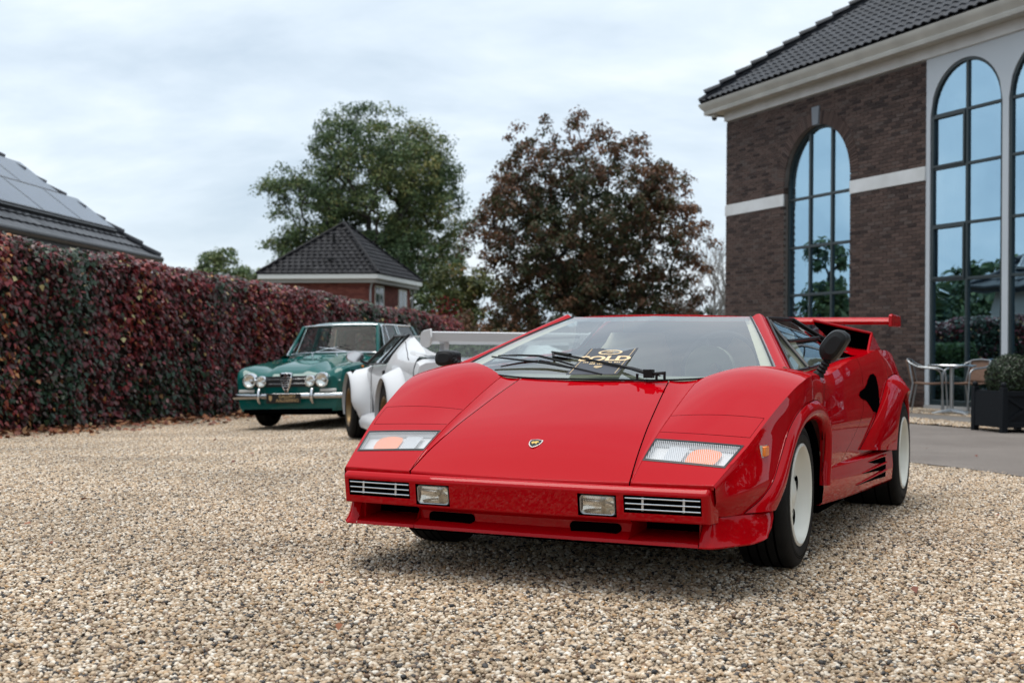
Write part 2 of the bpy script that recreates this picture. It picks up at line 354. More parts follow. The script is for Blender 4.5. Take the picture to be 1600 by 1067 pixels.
def gravel_nodes(TILE, density, smin, smax, kinds=5):
    ng = D.node_groups.new('gravel_stones', 'GeometryNodeTree'); N = ng.nodes; L = ng.links.new
    ng.interface.new_socket('Geometry', in_out='INPUT', socket_type='NodeSocketGeometry')
    ng.interface.new_socket('Geometry', in_out='OUTPUT', socket_type='NodeSocketGeometry')
    gi = N.new('NodeGroupInput'); go = N.new('NodeGroupOutput')
    def rv(tp, lo, hi, seed):
        r = N.new('FunctionNodeRandomValue'); r.data_type = tp
        ix = {'FLOAT_VECTOR': (0, 1), 'FLOAT': (2, 3), 'INT': (4, 5)}[tp]
        r.inputs[ix[0]].default_value = lo; r.inputs[ix[1]].default_value = hi
        r.inputs['Seed'].default_value = seed
        return r.outputs[{'FLOAT_VECTOR': 0, 'FLOAT': 1, 'INT': 2}[tp]]
    stones = N.new('GeometryNodeJoinGeometry')
    for k in range(4):
        ico = N.new('GeometryNodeMeshIcoSphere'); ico.inputs['Radius'].default_value = .5; ico.inputs['Subdivisions'].default_value = 2
        sp = N.new('GeometryNodeSetPosition'); L(ico.outputs[0], sp.inputs[0])
        no = N.new('ShaderNodeTexNoise'); no.noise_dimensions = '4D'; no.inputs['Scale'].default_value = 1.5; no.inputs['Detail'].default_value = 1; no.inputs['W'].default_value = 7.3 * k + 1
        sub = N.new('ShaderNodeVectorMath'); sub.operation = 'SUBTRACT'; sub.inputs[1].default_value = (.5, .5, .5); L(no.outputs['Color'], sub.inputs[0])
        sc = N.new('ShaderNodeVectorMath'); sc.operation = 'SCALE'; sc.inputs['Scale'].default_value = .75; L(sub.outputs[0], sc.inputs[0])
        L(sc.outputs[0], sp.inputs['Offset'])
        sm = N.new('GeometryNodeSetShadeSmooth'); L(sp.outputs[0], sm.inputs[0])
        g2 = N.new('GeometryNodeGeometryToInstance'); L(sm.outputs[0], g2.inputs[0]); L(g2.outputs[0], stones.inputs[0])
    tiles = N.new('GeometryNodeJoinGeometry')
    for k in range(kinds):
        gr = N.new('GeometryNodeMeshGrid'); gr.inputs[0].default_value = TILE; gr.inputs[1].default_value = TILE; gr.inputs[2].default_value = 2; gr.inputs[3].default_value = 2
        dp = N.new('GeometryNodeDistributePointsOnFaces'); dp.inputs['Density'].default_value = density; dp.inputs['Seed'].default_value = 11 + k
        L(gr.outputs[0], dp.inputs[0])
        ip = N.new('GeometryNodeInstanceOnPoints'); L(dp.outputs[0], ip.inputs['Points']); L(stones.outputs[0], ip.inputs['Instance'])
        ip.inputs['Pick Instance'].default_value = True; L(rv('INT', 0, 3, 3 + k), ip.inputs['Instance Index'])
        L(rv('FLOAT_VECTOR', (-.5, -.5, 0), (.5, .5, 6.28), 20 + k), ip.inputs['Rotation'])
        a = rv('FLOAT', 0, 1, 40 + k); pw = N.new('ShaderNodeMath'); pw.operation = 'POWER'; pw.inputs[1].default_value = 1.8; L(a, pw.inputs[0])
        mr = N.new('ShaderNodeMapRange'); mr.inputs[3].default_value = smin; mr.inputs[4].default_value = smax; L(pw.outputs[0], mr.inputs[0])
        sv = N.new('ShaderNodeVectorMath'); sv.operation = 'SCALE'; L(rv('FLOAT_VECTOR', (.85, .65, .5), (1.35, 1.0, .8), 60 + k), sv.inputs[0]); L(mr.outputs[0], sv.inputs['Scale'])
        L(sv.outputs[0], ip.inputs['Scale'])
        tr = N.new('GeometryNodeTranslateInstances'); L(ip.outputs[0], tr.inputs[0]); L(rv('FLOAT_VECTOR', (0, 0, -.007), (0, 0, .008), 80 + k), tr.inputs['Translation'])
        st = N.new('GeometryNodeStoreNamedAttribute'); st.data_type = 'FLOAT'; st.domain = 'INSTANCE'; st.inputs['Name'].default_value = 'tint'
        L(tr.outputs[0], st.inputs[0]); L(rv('FLOAT', 0., 1., 90 + k), [s for s in st.inputs if s.name == 'Value' and s.enabled][0])
        ri = N.new('GeometryNodeRealizeInstances'); L(st.outputs[0], ri.inputs[0])
        sm = N.new('GeometryNodeSetMaterial'); sm.inputs['Material'].default_value = stone_m; L(ri.outputs[0], sm.inputs[0])
        g2 = N.new('GeometryNodeGeometryToInstance'); L(sm.outputs[0], g2.inputs[0]); L(g2.outputs[0], tiles.inputs[0])
    ip = N.new('GeometryNodeInstanceOnPoints'); L(gi.outputs[0], ip.inputs['Points']); L(tiles.outputs[0], ip.inputs['Instance'])
    ip.inputs['Pick Instance'].default_value = True; L(rv('INT', 0, kinds - 1, 5), ip.inputs['Instance Index'])
    ro = N.new('FunctionNodeRandomValue'); ro.data_type = 'INT'; ro.inputs[4].default_value = 0; ro.inputs[5].default_value = 3; ro.inputs['Seed'].default_value = 77
    mu = N.new('ShaderNodeMath'); mu.operation = 'MULTIPLY'; mu.inputs[1].default_value = math.pi / 2; L(ro.outputs[2], mu.inputs[0])
    cx = N.new('ShaderNodeCombineXYZ'); L(mu.outputs[0], cx.inputs[2])
    L(cx.outputs[0], ip.inputs['Rotation'])
    L(ip.outputs[0], go.inputs[0])
    return ng
def asphalt_edge(x): return None
ASPH = [(2.95, 11.3), (3.27, 10.49), (3.52, 9.99), (3.74, 9.3), (4.3, 7.4)]     # near edge of the paved drive
def in_asphalt(x, y):
    # right of the edge line, in front of the gravel strip at the terrace
    ex = itp([q[1] for q in ASPH], [q[0] for q in ASPH])(y) if y < 11.3 else 2.95 - (y - 11.3) * .26
    return x > ex + .12 and -0.928 * (x - 6.95) - .371 * (y - 21.29) > 3.2
TILE = .3; vs = []
rng = random.Random(4)
for i in range(-38, 40):
    for j in range(6, 82):
        x, y = i * TILE, j * TILE
        lim = .46 * y + 1.3
        if y < 2.2 or abs(x) > lim or in_asphalt(x, y) or (y > 24) or (x > 1.2 and y > 14): continue
        vs.append((x, y, zg(x, y) - .006 + rng.uniform(-.002, .002)))
me = D.meshes.new('gravel_stones'); me.from_pydata(vs, [], []); gs = link('gravel_stones', me)
md = gs.modifiers.new('stones', 'NODES'); md.node_group = gravel_nodes(TILE, 7800, .0072, .0215)
tag(gs, 'rounded tan and grey pebbles covering the yard', 'gravel', kind='stuff')
# ------------------------------------------------------------------ paved drive and terrace
FP0 = Vector((6.9494, 21.2938, 0)); FT = Vector((-.37149, .92844, 0)); FN = Vector((-.92844, -.37149, 0))
F_RZ = math.atan2(FT.y, FT.x)
def FW(s, n, z=0): p = FP0 + FT * s + FN * n; return (p.x, p.y, z)
def asphalt_material():
    m, nt, p, out = newmat('worn_asphalt'); L = nt.links.new; t = nt.nodes.new('ShaderNodeNewGeometry')
    def nz_(sc, det, lo, hi, c0, c1):
        n = nt.nodes.new('ShaderNodeTexNoise'); n.inputs['Scale'].default_value = sc; n.inputs['Detail'].default_value = det; n.inputs['Roughness'].default_value = .65; L(t.outputs['Position'], n.inputs['Vector'])
        r = nt.nodes.new('ShaderNodeValToRGB'); r.color_ramp.elements[0].position = lo; r.color_ramp.elements[1].position = hi; r.color_ramp.elements[0].color = (*c0, 1); r.color_ramp.elements[1].color = (*c1, 1); L(n.outputs[0], r.inputs[0]); return n, r
    a, ra = nz_(.9, 8, .3, .7, (.125, .108, .098), (.19, .17, .155)); b, rb2 = nz_(90, 3, .3, .72, (.62, .6, .58), (1.25, 1.22, 1.2))
    mx = nt.nodes.new('ShaderNodeMix'); mx.data_type = 'RGBA'; mx.blend_type = 'MULTIPLY'; mx.inputs[0].default_value = 1; L(ra.outputs[0], mx.inputs[6]); L(rb2.outputs[0], mx.inputs[7]); L(mx.outputs[2], p.inputs['Base Color'])
    p.inputs['Roughness'].default_value = .85; bu = nt.nodes.new('ShaderNodeBump'); bu.inputs['Strength'].default_value = .6; bu.inputs['Distance'].default_value = .006; L(b.outputs[0], bu.inputs['Height']); L(bu.outputs[0], p.inputs['Normal']); return m
asph = asphalt_material()
mb = MB()
mb.add([FW(9.5, 3.5, .002), FW(-14, 3.5, .002)] + [(7.2, .5, .002), (4.3 + .9, 5.4, .002)] + [(x, y, .002) for x, y in reversed(ASPH)] + [(2.2, 14.2, .002), (1.0, 19.5, .002)], [tuple(range(11))])
tag(mb.build('driveway', asph, recalc=True), kind='structure')
mb = MB(); mb.add([FW(9.5, 1.55, .006), FW(-14, 1.55, .006), FW(-14, .0, .006), FW(9.5, .0, .006)], [(0, 1, 2, 3)])
tag(mb.build('terrace_gravel', gravel_m, recalc=True), kind='structure')
mb = MB(); mb.add([FW(9.5, 2.45, .004), FW(-14, 2.45, .004), FW(-14, 1.555, .004), FW(9.5, 1.555, .004)], [(0, 1, 2, 3)])
tag(mb.build('terrace_path', mat('path_asphalt', (.1, .092, .085), .85, vary=(.14, .13, .12), vscale=2, bump=.4, bscale=90), recalc=True), kind='structure')
mb = MB(); mb.add([FW(9.5, 3.25, .0065), FW(-14, 3.35, .0065), FW(-14, 2.46, .0065), FW(9.5, 2.46, .0065)], [(0, 1, 2, 3)])
tag(mb.build('planting_gravel', gravel_m, recalc=True), kind='structure')
# loose stones on the two strips
vs = []
for i in range(-16, 32):
    for nn in (.3, .6, .9, 1.2, 2.65, 2.95, 3.2):
        p = FW(i * .3, nn + rng.uniform(-.05, .05)); vs.append((p[0], p[1], .004))
me = D.meshes.new('terrace_stones'); me.from_pydata(vs, [], []); ts = link('terrace_stones', me)
md = ts.modifiers.new('stones', 'NODES'); md.node_group = gravel_nodes(TILE, 2200, .012, .035, 3)
tag(ts, 'pale loose pebbles in strips along the brick building', 'gravel', kind='stuff')

# ------------------------------------------------------------------ brick building with arched windows
bld = empty('brick_building', FP0, F_RZ, 'dark brick building with tall arched windows, pale cornice and tiled roof', 'building')
mortar = mat('mortar', (.13, .115, .105), .9, vary=(.165, .148, .135), vscale=5, bump=.3, bscale=80)
b_st = [(0, (.034, .023, .022)), (.25, (.068, .045, .039)), (.6, (.09, .059, .05)), (.85, (.11, .073, .062)), (1, (.095, .073, .066))]
brick_j = tint_mat('brick_face', b_st, .85, .25, bump=.4, bscale=60)
brick_o = tint_mat('brick_face_single', b_st, .85, .25, use_obj=True, bump=.4, bscale=60)
white_p = mat('white_paint', (.72, .73, .74), .5, vary=(.58, .585, .58), vscale=2.2, vdet=8)
cream_p = mat('cornice_paint', (.54, .53, .49), .5, vary=(.42, .41, .38), vscale=2, vdet=8)
grey_panel = mat('grey_panel', (.52, .56, .6), .45, vary=(.49, .53, .57), vscale=.8)
frame_m = mat('window_frame_paint', (.022, .035, .04), .35)
pane_m = coated_glass('reflective_pane', (.48, .70, .86), .66, (.5, .58, .57))
stone_grey = mat('grey_stone', (.2, .22, .25), .7, bump=.2)
S0, S1 = -9.93, 6.45            # facade ends
WINS = [(3.21, 1.06, 4.2), (-6.69, 1.06, 4.2)]     # arched openings in the brick: centre, half width, spring
PAN0, PAN1 = -3.55, .1          # pale panel with the two tall windows
def opening(s, z):              # inside an opening of the brick?
    for c, hw, sp in WINS:
        if abs(s - c) < hw and (z < sp or (s - c) ** 2 + (z - sp) ** 2 < hw * hw): return True
    return PAN0 < s < PAN1
# mortar backing
mb = MB(); TOP = 5.84
for a, b in ((PAN1, 2.15), (4.27, S1), (S0, -7.75), (-5.63, PAN0)): mb.box(a, b, -.3, -.012, -.3, TOP)
mb.box(S0, S1, -.31, -.295, -.4, -.3)
for c, hw, sp in WINS:
    N = 28
    for i in range(N):
        a = c - hw + 2 * hw * i / N; b = c - hw + 2 * hw * (i + 1) / N
        za = sp + math.sqrt(max(0, hw * hw - (a - c) ** 2)); zb = sp + math.sqrt(max(0, hw * hw - (b - c) ** 2))
        mb.hexa([(a, -.3, za), (b, -.3, zb), (b, -.012, zb), (a, -.012, za), (a, -.3, TOP), (b, -.3, TOP), (b, -.012, TOP), (a, -.012, TOP)])
wall = mb.build('wall', mortar, bld)
# bricks in running bond, clipped at the openings
CH, CL, J = .0625, .22, .011
bricks = []
nz_ = int(TOP / CH)
for r in range(nz_):
    z0 = r * CH; z1 = z0 + CH - J; zm = (z0 + z1) / 2
    if 3.80 < zm < 4.06 or z1 > TOP - .005: continue
    cuts = [(S0, S1)]
    def cut(a, b):
        global cuts
        out = []
        for p, q in cuts:
            if b <= p or a >= q: out.append((p, q)); continue
            if a > p: out.append((p, a))
            if b < q: out.append((b, q))
        cuts = out
    cut(PAN0, PAN1)
    for c, hw, sp in WINS:
        rr = 1.30 if zm > 4.06 else hw
        h = hw if zm < 4.06 else (math.sqrt(max(0, rr * rr - (zm - sp) ** 2)) if zm > sp else rr)
        if h > 0: cut(c - h, c + h)
    off = (r % 2) * CL / 2
    k0 = int(math.floor((S0 - off) / CL)) - 1
    for k in range(k0, k0 + int((S1 - S0) / CL) + 4):
        a, b = k * CL + off, k * CL + off + CL - J
        for p, q in cuts:
            aa, bb = max(a, p), min(b, q)
            if bb - aa > .03: bricks.append((aa, bb, z0, z1))
camv = Vector((0, 0, CAM_H))
def bkey(b):
    p = Vector(FW((b[0] + b[1]) / 2, 0, (b[2] + b[3]) / 2)); return (p - camv).length
full = [b for b in bricks if abs(b[1] - b[0] - (CL - J)) < 1e-4 and b[0] > PAN1 and b[2] > 1.7]
full.sort(key=bkey); singles = set(full[:300])
one = MB(); one.box(-(CL - J) / 2, (CL - J) / 2, -.05, 0, -(CH - J) / 2, (CH - J) / 2); one = one.mesh('brick', brick_o)
rb = random.Random(8)
for b in full[:300]:
    o = link('brick', one, wall); o.location = ((b[0] + b[1]) / 2, rb.uniform(-.002, .002), (b[2] + b[3]) / 2)
mb = MB(); tv = []
for b in bricks:
    if b in singles: continue
    d = rb.uniform(-.002, .002); t_ = rb.random(); k = len(mb.f)
    mb.box(b[0], b[1], -.05, d, b[2], b[3]); tv += [t_] * (len(mb.f) - k)
o = mb.build('brickwork', brick_j, wall); set_attr(o.data, 'tint', tv); o['kind'] = 'stuff'
def arc_box(mb, c, sp, r0, r1, n0, n1, a0, a1, N=1):
    for i in range(N):
        t0 = a0 + (a1 - a0) * i / N; t1 = a0 + (a1 - a0) * (i + 1) / N
        P = lambda r, t, n: (c + r * math.cos(t), n, sp + r * math.sin(t))
        mb.hexa([P(r0, t0, n0), P(r1, t0, n0), P(r1, t1, n0), P(r0, t1, n0), P(r0, t0, n1), P(r1, t0, n1), P(r1, t1, n1), P(r0, t1, n1)])
    return mb
for c, hw, sp in WINS:                       # ring of bricks on end round each arch
    arch = empty('arch_surround'); arch.parent = bld; NB = 62
    for i in range(NB):
        a0 = math.pi * i / NB; a1 = math.pi * (i + 1) / NB; g = .005
        if abs(math.pi * (i + .5) / NB - math.pi / 2) < .1: continue
        for q, (r0, r1) in enumerate(((hw, 1.31),)):
            arc_box(MB(), c, sp, r0, r1, -.2, .006 + rb.uniform(0, .003), a0 + g, a1 - g).build('brick', brick_o, arch)
    for sd in (-1, 1):
        for z in (4.055, 4.12):
            x0, x1 = sorted((c + sd * hw, c + sd * 1.31)); MB().box(x0, x1, -.2, .007, z, z + .055).build('brick', brick_o, arch)
    mb = MB(); mb.hexa([(c - .09, -.1, 5.25), (c + .09, -.1, 5.25), (c + .09, .03, 5.25), (c - .09, .03, 5.25), (c - .12, -.1, 5.6), (c + .12, -.1, 5.6), (c + .12, .03, 5.6), (c - .12, .03, 5.6)])
    mb.build('keystone', stone_grey, bld, bevel=.008)
for a, b in ((4.275, S1 + .015), (PAN1, 2.145), (S0, -7.755), (-5.625, PAN0)): MB().box(a, b, -.05, .018, 3.815, 4.052).build('stone_band', white_p, bld, bevel=.006)
# frieze, soffit and moulded gutter
mb = MB(); mb.box(S0 - .03, S1 + .03, -.3, .045, 5.842, 6.03); mb.build('frieze', white_p, bld, bevel=.005)
mb = MB(); mb.box(S0 - .33, S1 + .33, -.4, .34, 6.032, 6.06); mb.build('soffit', cream_p, bld)
prof = [(.30, 6.0), (.345, 6.0), (.36, 6.055), (.35, 6.075), (.365, 6.105), (.405, 6.15), (.435, 6.20), (.445, 6.245), (.40, 6.252), (.30, 6.252)]
mb = MB()
L0, L1 = S0 - .35, S1 + .35
mb.grid([[(L1 + .0 + (n - .35), n, z) for n, z in prof], [(L0 - (n - .35), n, z) for n, z in prof]])
mb.grid([[(L1 + (n - .35), -5.5, z) for n, z in prof], [(L1 + (n - .35), n, z) for n, z in prof]])
mb.build('gutter', cream_p, bld, smooth=30, recalc=True)
# tall arched windows
def bar(mb, s0, s1, z0, z1, n0=-.10, n1=-.035): mb.box(min(s0, s1), max(s0, s1), n0, n1, z0, z1)
def pane_poly(c, hw, sp, a, b, z0, z1):
    """pane between two verticals, topped by the arch where z1 is None"""
    if z1 is not None: return [(a, z0), (b, z0), (b, z1), (a, z1)]
    top = [(a + (b - a) * i / 10) for i in range(10, -1, -1)]
    return [(a, z0), (b, z0)] + [(s, sp + math.sqrt(max(.0001, (hw - .02) ** 2 - (s - c) ** 2))) for s in top]
def window(c, hw, sp, cols, rows, nn, sash=(), fw=.05, base=.12, dep=.0):
    w = MB()
    arc_box(w, c, sp, hw - fw, hw - .001, nn - .03, nn + .035, 0, math.pi, 24)
    for sd in (-1, 1):
        x0, x1 = sorted((c + sd * (hw - fw), c + sd * (hw - .001))); bar(w, x0, x1, base, sp, nn - .03, nn + .035)
    bar(w, c - hw, c + hw, base - .06, base + .03, nn - .03, nn + .034)
    for s in cols[1:-1]:
        bar(w, s - fw * .5, s + fw * .5, base, sp + math.sqrt(max(0, hw * hw - (s - c) ** 2)) - .02, nn - .03, nn + .03)
    for z in rows[1:]:
        h = hw if z <= sp else math.sqrt(hw * hw - (z - sp) ** 2)
        bar(w, c - h + .01, c + h - .01, z - fw * .45, z + fw * .45, nn - .028, nn + .028)
    for (a, b, z0, z1) in sash:
        f = .055
        bar(w, a + .012, a + f, z0, z1, nn, nn + .05); bar(w, b - f, b - .012, z0, z1, nn, nn + .05)
        bar(w, a + .012, b - .012, z0 + .012, z0 + f, nn, nn + .0495); bar(w, a + .012, b - .012, z1 - f, z1 - .012, nn, nn + .0495)
    win = w.build('window', frame_m, bld, bevel=.006)
    zs = list(rows) + [None]
    for i in range(len(cols) - 1):
        for j in range(len(zs) - 1):
            z0 = zs[j]; z1 = zs[j + 1]
            if z1 is None and z0 > sp + .05: continue
            poly = pane_poly(c, hw, sp, cols[i], cols[i + 1], z0, z1)
            MB().prism(poly, nn - .012, nn - .004, lambda a, b, h: (a, h, b)).build('pane', pane_m, win, recalc=True)
    return win
for c, hw, sp in WINS:
    window(c, hw, sp, [c - hw, c - .36, c + .34, c + hw], [.12, 1.1, 2.04, 2.97, 3.92], -.13, fw=.06)
TW = [(-.83, .83), (-2.62, .83)]
for c, hw in TW:
    sash = [(c, c + hw - .03, 3.98, 4.86), (c, c + hw - .03, 2.13, 3.03)] if c > -1 else [(c - hw + .03, c, 3.98, 4.86)]
    window(c, hw, 4.86, [c - hw, c - .02, c + hw], [.13, 2.13, 3.03, 3.98, 4.86], -.06, sash, fw=.055)
# pale panel with the arched heads cut out
mb = MB(); edges = [PAN0, TW[1][0] - .83, TW[1][0] + .83, TW[0][0] - .83, TW[0][0] + .83, PAN1]
for a, b in ((edges[0], edges[1]), (edges[2], edges[3]), (edges[4], edges[5])): mb.box(a, b, -.15, -.01, 0, 5.84)
for c, hw in TW:
    N = 26
    for i in range(N):
        a = c - hw + 2 * hw * i / N; b = c - hw + 2 * hw * (i + 1) / N
        za = 4.86 + math.sqrt(max(0, hw * hw - (a - c) ** 2)); zb = 4.86 + math.sqrt(max(0, hw * hw - (b - c) ** 2))
        mb.hexa([(a, -.12, za), (b, -.12, zb), (b, -.01, zb), (a, -.01, za), (a, -.12, 5.84), (b, -.12, 5.84), (b, -.01, 5.84), (a, -.01, 5.84)])
mb.build('facade_panel', grey_panel, bld)
MB().box(PAN0, PAN1, -.2, .01, -.1, .06).build('plinth', mat('pale_plinth', (.4, .4, .4), .7), bld)
# the room behind the glass
room = mat('room_wall', (.12, .13, .135), .9); floor_i = mat('room_floor', (.1, .085, .07), .5)
mb = MB(); mb.quad((S0, -5, 0), (S1, -5, 0), (S1, -5, 6), (S0, -5, 6)); mb.quad((S0, -5, 0), (S0, -.3, 0), (S0, -.3, 6), (S0, -5, 6)); mb.quad((S1, -5, 0), (S1, -.3, 0), (S1, -.3, 6), (S1, -5, 6)); mb.quad((S0, -5, 6), (S1, -5, 6), (S1, -.3, 6), (S0, -.3, 6))
mb.build('room_lining', room, bld)
MB().quad((S0, -5, .0), (S1, -5, .0), (S1, -.3, .0), (S0, -.3, .0)).build('room_floor', floor_i, bld)
film = mat('frosted_film', (.2, .25, .24), .6)
for c, hw in TW:
    for a, b in ((c - hw + .06, c - .05), (c + .01, c + hw - .06)): MB().box(a, b, -.085, -.08, .16, .84).build('frosted_film', film, bld)
curt = mat('curtain', (.55, .58, .58), .9)
for a, b in ((-.33, -.07), (-1.6, -1.5), (4.0, 4.2)):
    mb = MB(); mb.grid([[(a + (b - a) * i / 24, -.3 - .03 * math.sin(i * 1.7), z) for i in range(25)] for z in (.86, 5.2)]); mb.build('curtain', curt, bld, smooth=80)
# tiled roof
tile_st = [(0, (.010, .013, .019)), (.5, (.016, .020, .028)), (1, (.024, .028, .037))]
tile_j = tint_mat('roof_tile', tile_st, .45, .16); tile_o = tint_mat('roof_tile_single', tile_st, .45, .16, use_obj=True)
TP = math.atan(.74); EX = .28; TWD = .215
def tile_mesh(m, w=TWD, ln=.33, lift=.026):
    q = MB(); prof = [(i / 8 * w * 1.04, 0.018 * math.sin(i / 8 * 2 * math.pi) + .018) for i in range(9)]
    q.grid([[(x, 0, z + lift) for x, z in prof], [(x, ln, z) for x, z in prof]])
    q.grid([[(x, 0, z + lift - .022) for x, z in prof], [(x, 0, z + lift) for x, z in prof]])
    return q.mesh('roof_tile', m, smooth=40)
t_one = tile_mesh(tile_o)
roof = empty('roof'); roof.parent = bld; roof.location = (0, .43, 6.275); roof.rotation_euler = (math.pi - TP, 0, 0)
roof.rotation_euler = (0, 0, 0)
def roof_pt(s, d, h): return (s, -d * math.cos(TP) - h * -math.sin(TP) * 0 + h * math.sin(TP), d * math.sin(TP) + h * math.cos(TP))
# local frame of a tile: x along the eave (towards -s), y up the slope, z out
tm = Matrix(((-1, 0, 0), (0, -math.cos(TP), math.sin(TP)), (0, math.sin(TP), math.cos(TP)))).to_4x4()
tiles = []
for r in range(23):
    d = r * EX; smax = L1 - d * math.cos(TP)
    for k in range(110):
        s = L1 - .02 - k * TWD
        if s < L0 + d * math.cos(TP): break
        if s > smax + .1: continue
        tiles.append((s, d))
def tkey(q): p = Vector(roof_pt(q[0], q[1], 0)); return (Vector(FW(p.x, p.y + .43, p.z + 6.275)) - camv).length
vis = [q for q in tiles if q[0] > -2.6 and q[1] < 4.2]; vis.sort(key=tkey); tsel = set(vis[:300])
for q in vis[:300]:
    o = link('roof_tile', t_one, roof); m = tm.copy(); m.translation = roof_pt(q[0], q[1], .0); o.matrix_local = m
mb = MB(); src = tile_mesh(tile_j); tv = []
pv = [v.co.copy() for v in src.vertices]; pf = [tuple(p.vertices) for p in src.polygons]
for q in tiles:
    if q in tsel: continue
    m = tm.copy(); m.translation = roof_pt(q[0], q[1], .0); mb.add([m @ v for v in pv], pf); tv += [rb.random()] * len(pf)
o = mb.build('roof_tiling', tile_j, roof, smooth=40); set_attr(o.data, 'tint', tv); o['kind'] = 'stuff'
mb = MB(); k = 6.6 * math.cos(TP)
mb.add([roof_pt(L1, 0, -.01), roof_pt(L0, 0, -.01), roof_pt(L0 + k, 6.6, -.01), roof_pt(L1 - k, 6.6, -.01), (L1, -2 * k, 0)], [(0, 1, 2, 3), (0, 3, 4)])
mb.build('roof_deck', mat('roof_deck', (.02, .022, .028), .6), roof)
hip = MB(); hip.grid([[(-.02 - .0, .13 * math.cos(a), .11 * math.sin(a) + .05) for a in [math.pi * i / 6 for i in range(7)]], [(.42, .10 * math.cos(a), .085 * math.sin(a) + .0) for a in [math.pi * i / 6 for i in range(7)]]])
hip.add([(-.02, .13 * math.cos(math.pi * i / 6), .11 * math.sin(math.pi * i / 6) + .05) for i in range(7)], [tuple(range(7))])
hipm = hip.mesh('ridge_tile', tile_o, smooth=40)
hd = Vector((-1, -1, .74)).normalized(); MB().tube([Vector((L1 + .02, .02, .03)), Vector((L1 + .02, .02, .03)) + hd * 6.4], .075, 8).build('hip_board', D.materials['roof_deck'], roof); hx = hd; hy = Vector((-1, 1, 0)).normalized(); hz = hx.cross(hy)
if hz.z < 0: hy = -hy; hz = hx.cross(hy)
hm = Matrix((hx, hy, hz)).transposed().to_4x4()
for i in range(16):
    o = link('ridge_tile', hipm, roof); m = hm.copy(); m.translation = Vector((L1 + .05, .05, .03)) + hd * (.38 * i + .25); o.matrix_local = m
# domed camera under the eaves
cp = FW(6.62, .2, 0)
sc_ = empty('security_camera', (cp[0], cp[1], 6.0), 0, 'small dark dome camera hanging under the corner of the eaves', 'camera')
MB().lathe([(0, .03), (.06, .03), (.07, 0), (.07, -.05), (.055, -.06), (0, -.06)], 16, 'z').build('housing', white_p, sc_, smooth=40)
MB().lathe([(.055, -.06), (.054, -.09), (.035, -.115), (0, -.125)], 16, 'z').build('dome', mat('smoked_dome', (.02, .02, .025), .1), sc_, smooth=60)
# ------------------------------------------------------------------ vegetation
LEAF_V = np.array([(0, .08, 0), (-.5, -.12, -.1), (-.3, -.5, -.06), (0, -1, -.05), (.3, -.5, -.06), (.5, -.12, -.1)])
LEAF_F = [(0, 1, 2), (0, 2, 3), (0, 3, 4), (0, 4, 5)]
DIA_V = np.array([(0, .5, 0), (-.32, .05, .06), (0, -.5, 0), (.32, .05, .06)]); DIA_F = [(0, 1, 2), (0, 2, 3)]
def leaves_mesh(name, pos, nrm, tip, size, tint, material, shape='creeper'):
    lv, lf = (LEAF_V, LEAF_F) if shape == 'creeper' else (DIA_V, DIA_F)
    n = len(pos); z = nrm / np.linalg.norm(nrm, axis=1, keepdims=True)
    y = -(tip - z * (tip * z).sum(1, keepdims=True)); y /= np.maximum(np.linalg.norm(y, axis=1, keepdims=True), 1e-6); x = np.cross(y, z)
    V_ = pos[:, None, :] + size[:, None, None] * (lv[None, :, 0:1] * x[:, None] + lv[None, :, 1:2] * y[:, None] + lv[None, :, 2:3] * z[:, None])
    k = len(lv); fa = np.array(lf)
    F_ = (fa[None] + (np.arange(n) * k)[:, None, None]).reshape(-1, 3)
    me = D.meshes.new(name); me.vertices.add(n * k); me.vertices.foreach_set('co', V_.reshape(-1).astype(np.float32))
    nf = len(F_); me.loops.add(nf * 3); me.loops.foreach_set('vertex_index', F_.reshape(-1).astype(np.int32))
    me.polygons.add(nf); me.polygons.foreach_set('loop_start', (np.arange(nf) * 3).astype(np.int32)); me.polygons.foreach_set('loop_total', np.full(nf, 3, dtype=np.int32))
    me.update(calc_edges=True); me.validate(); me.materials.append(material)
    set_attr(me, 'tint', np.repeat(np.clip(tint, 0, 1), len(lf)))
    return me
def fbm(p, s, seed=0.): return noise.noise(Vector((p[0] * s + seed, p[1] * s + seed * 1.7, p[2] * s - seed)))

creeper_st = [(0, (0.014, 0.042, 0.02)), (0.14, (0.028, 0.058, 0.024)), (0.26, (0.05, 0.028, 0.02)), (0.42, (0.1, 0.014, 0.018)), (0.58, (0.165, 0.016, 0.022)), (0.72, (0.235, 0.024, 0.026)), (0.84, (0.28, 0.06, 0.03)), (0.93, (0.4, 0.17, 0.05)), (1, (0.45, 0.4, 0.18))]
creeper_m = tint_mat('creeper_leaf', creeper_st, .34, .45, trans=.15)
creeper_o = tint_mat('creeper_leaf_single', creeper_st[1:-1], .34, .45, use_obj=True)
HA = np.array((-7.7, 10.6)); HDIR = np.array((.324, .946)); HDIR = HDIR / np.linalg.norm(HDIR); HNRM = np.array((HDIR[1], -HDIR[0])); HL = 20.2
def hedge_top(t):
    x, y = HA + HDIR * t
    return 2.3 - .27 * S((y - 13) / 9) - .34 * S((y - 20) / 10) + .07 * noise.noise(Vector((t * .7, 0, 3))) + .04 * noise.noise(Vector((t * 2.3, 5, 3)))
hedge = empty('creeper_hedge', (0, 0, 0), 0, 'long wall of red and purple creeper along the gravel yard', 'hedge')
mb = MB(); core = mat('hedge_inside', (.012, .01, .008), .95)
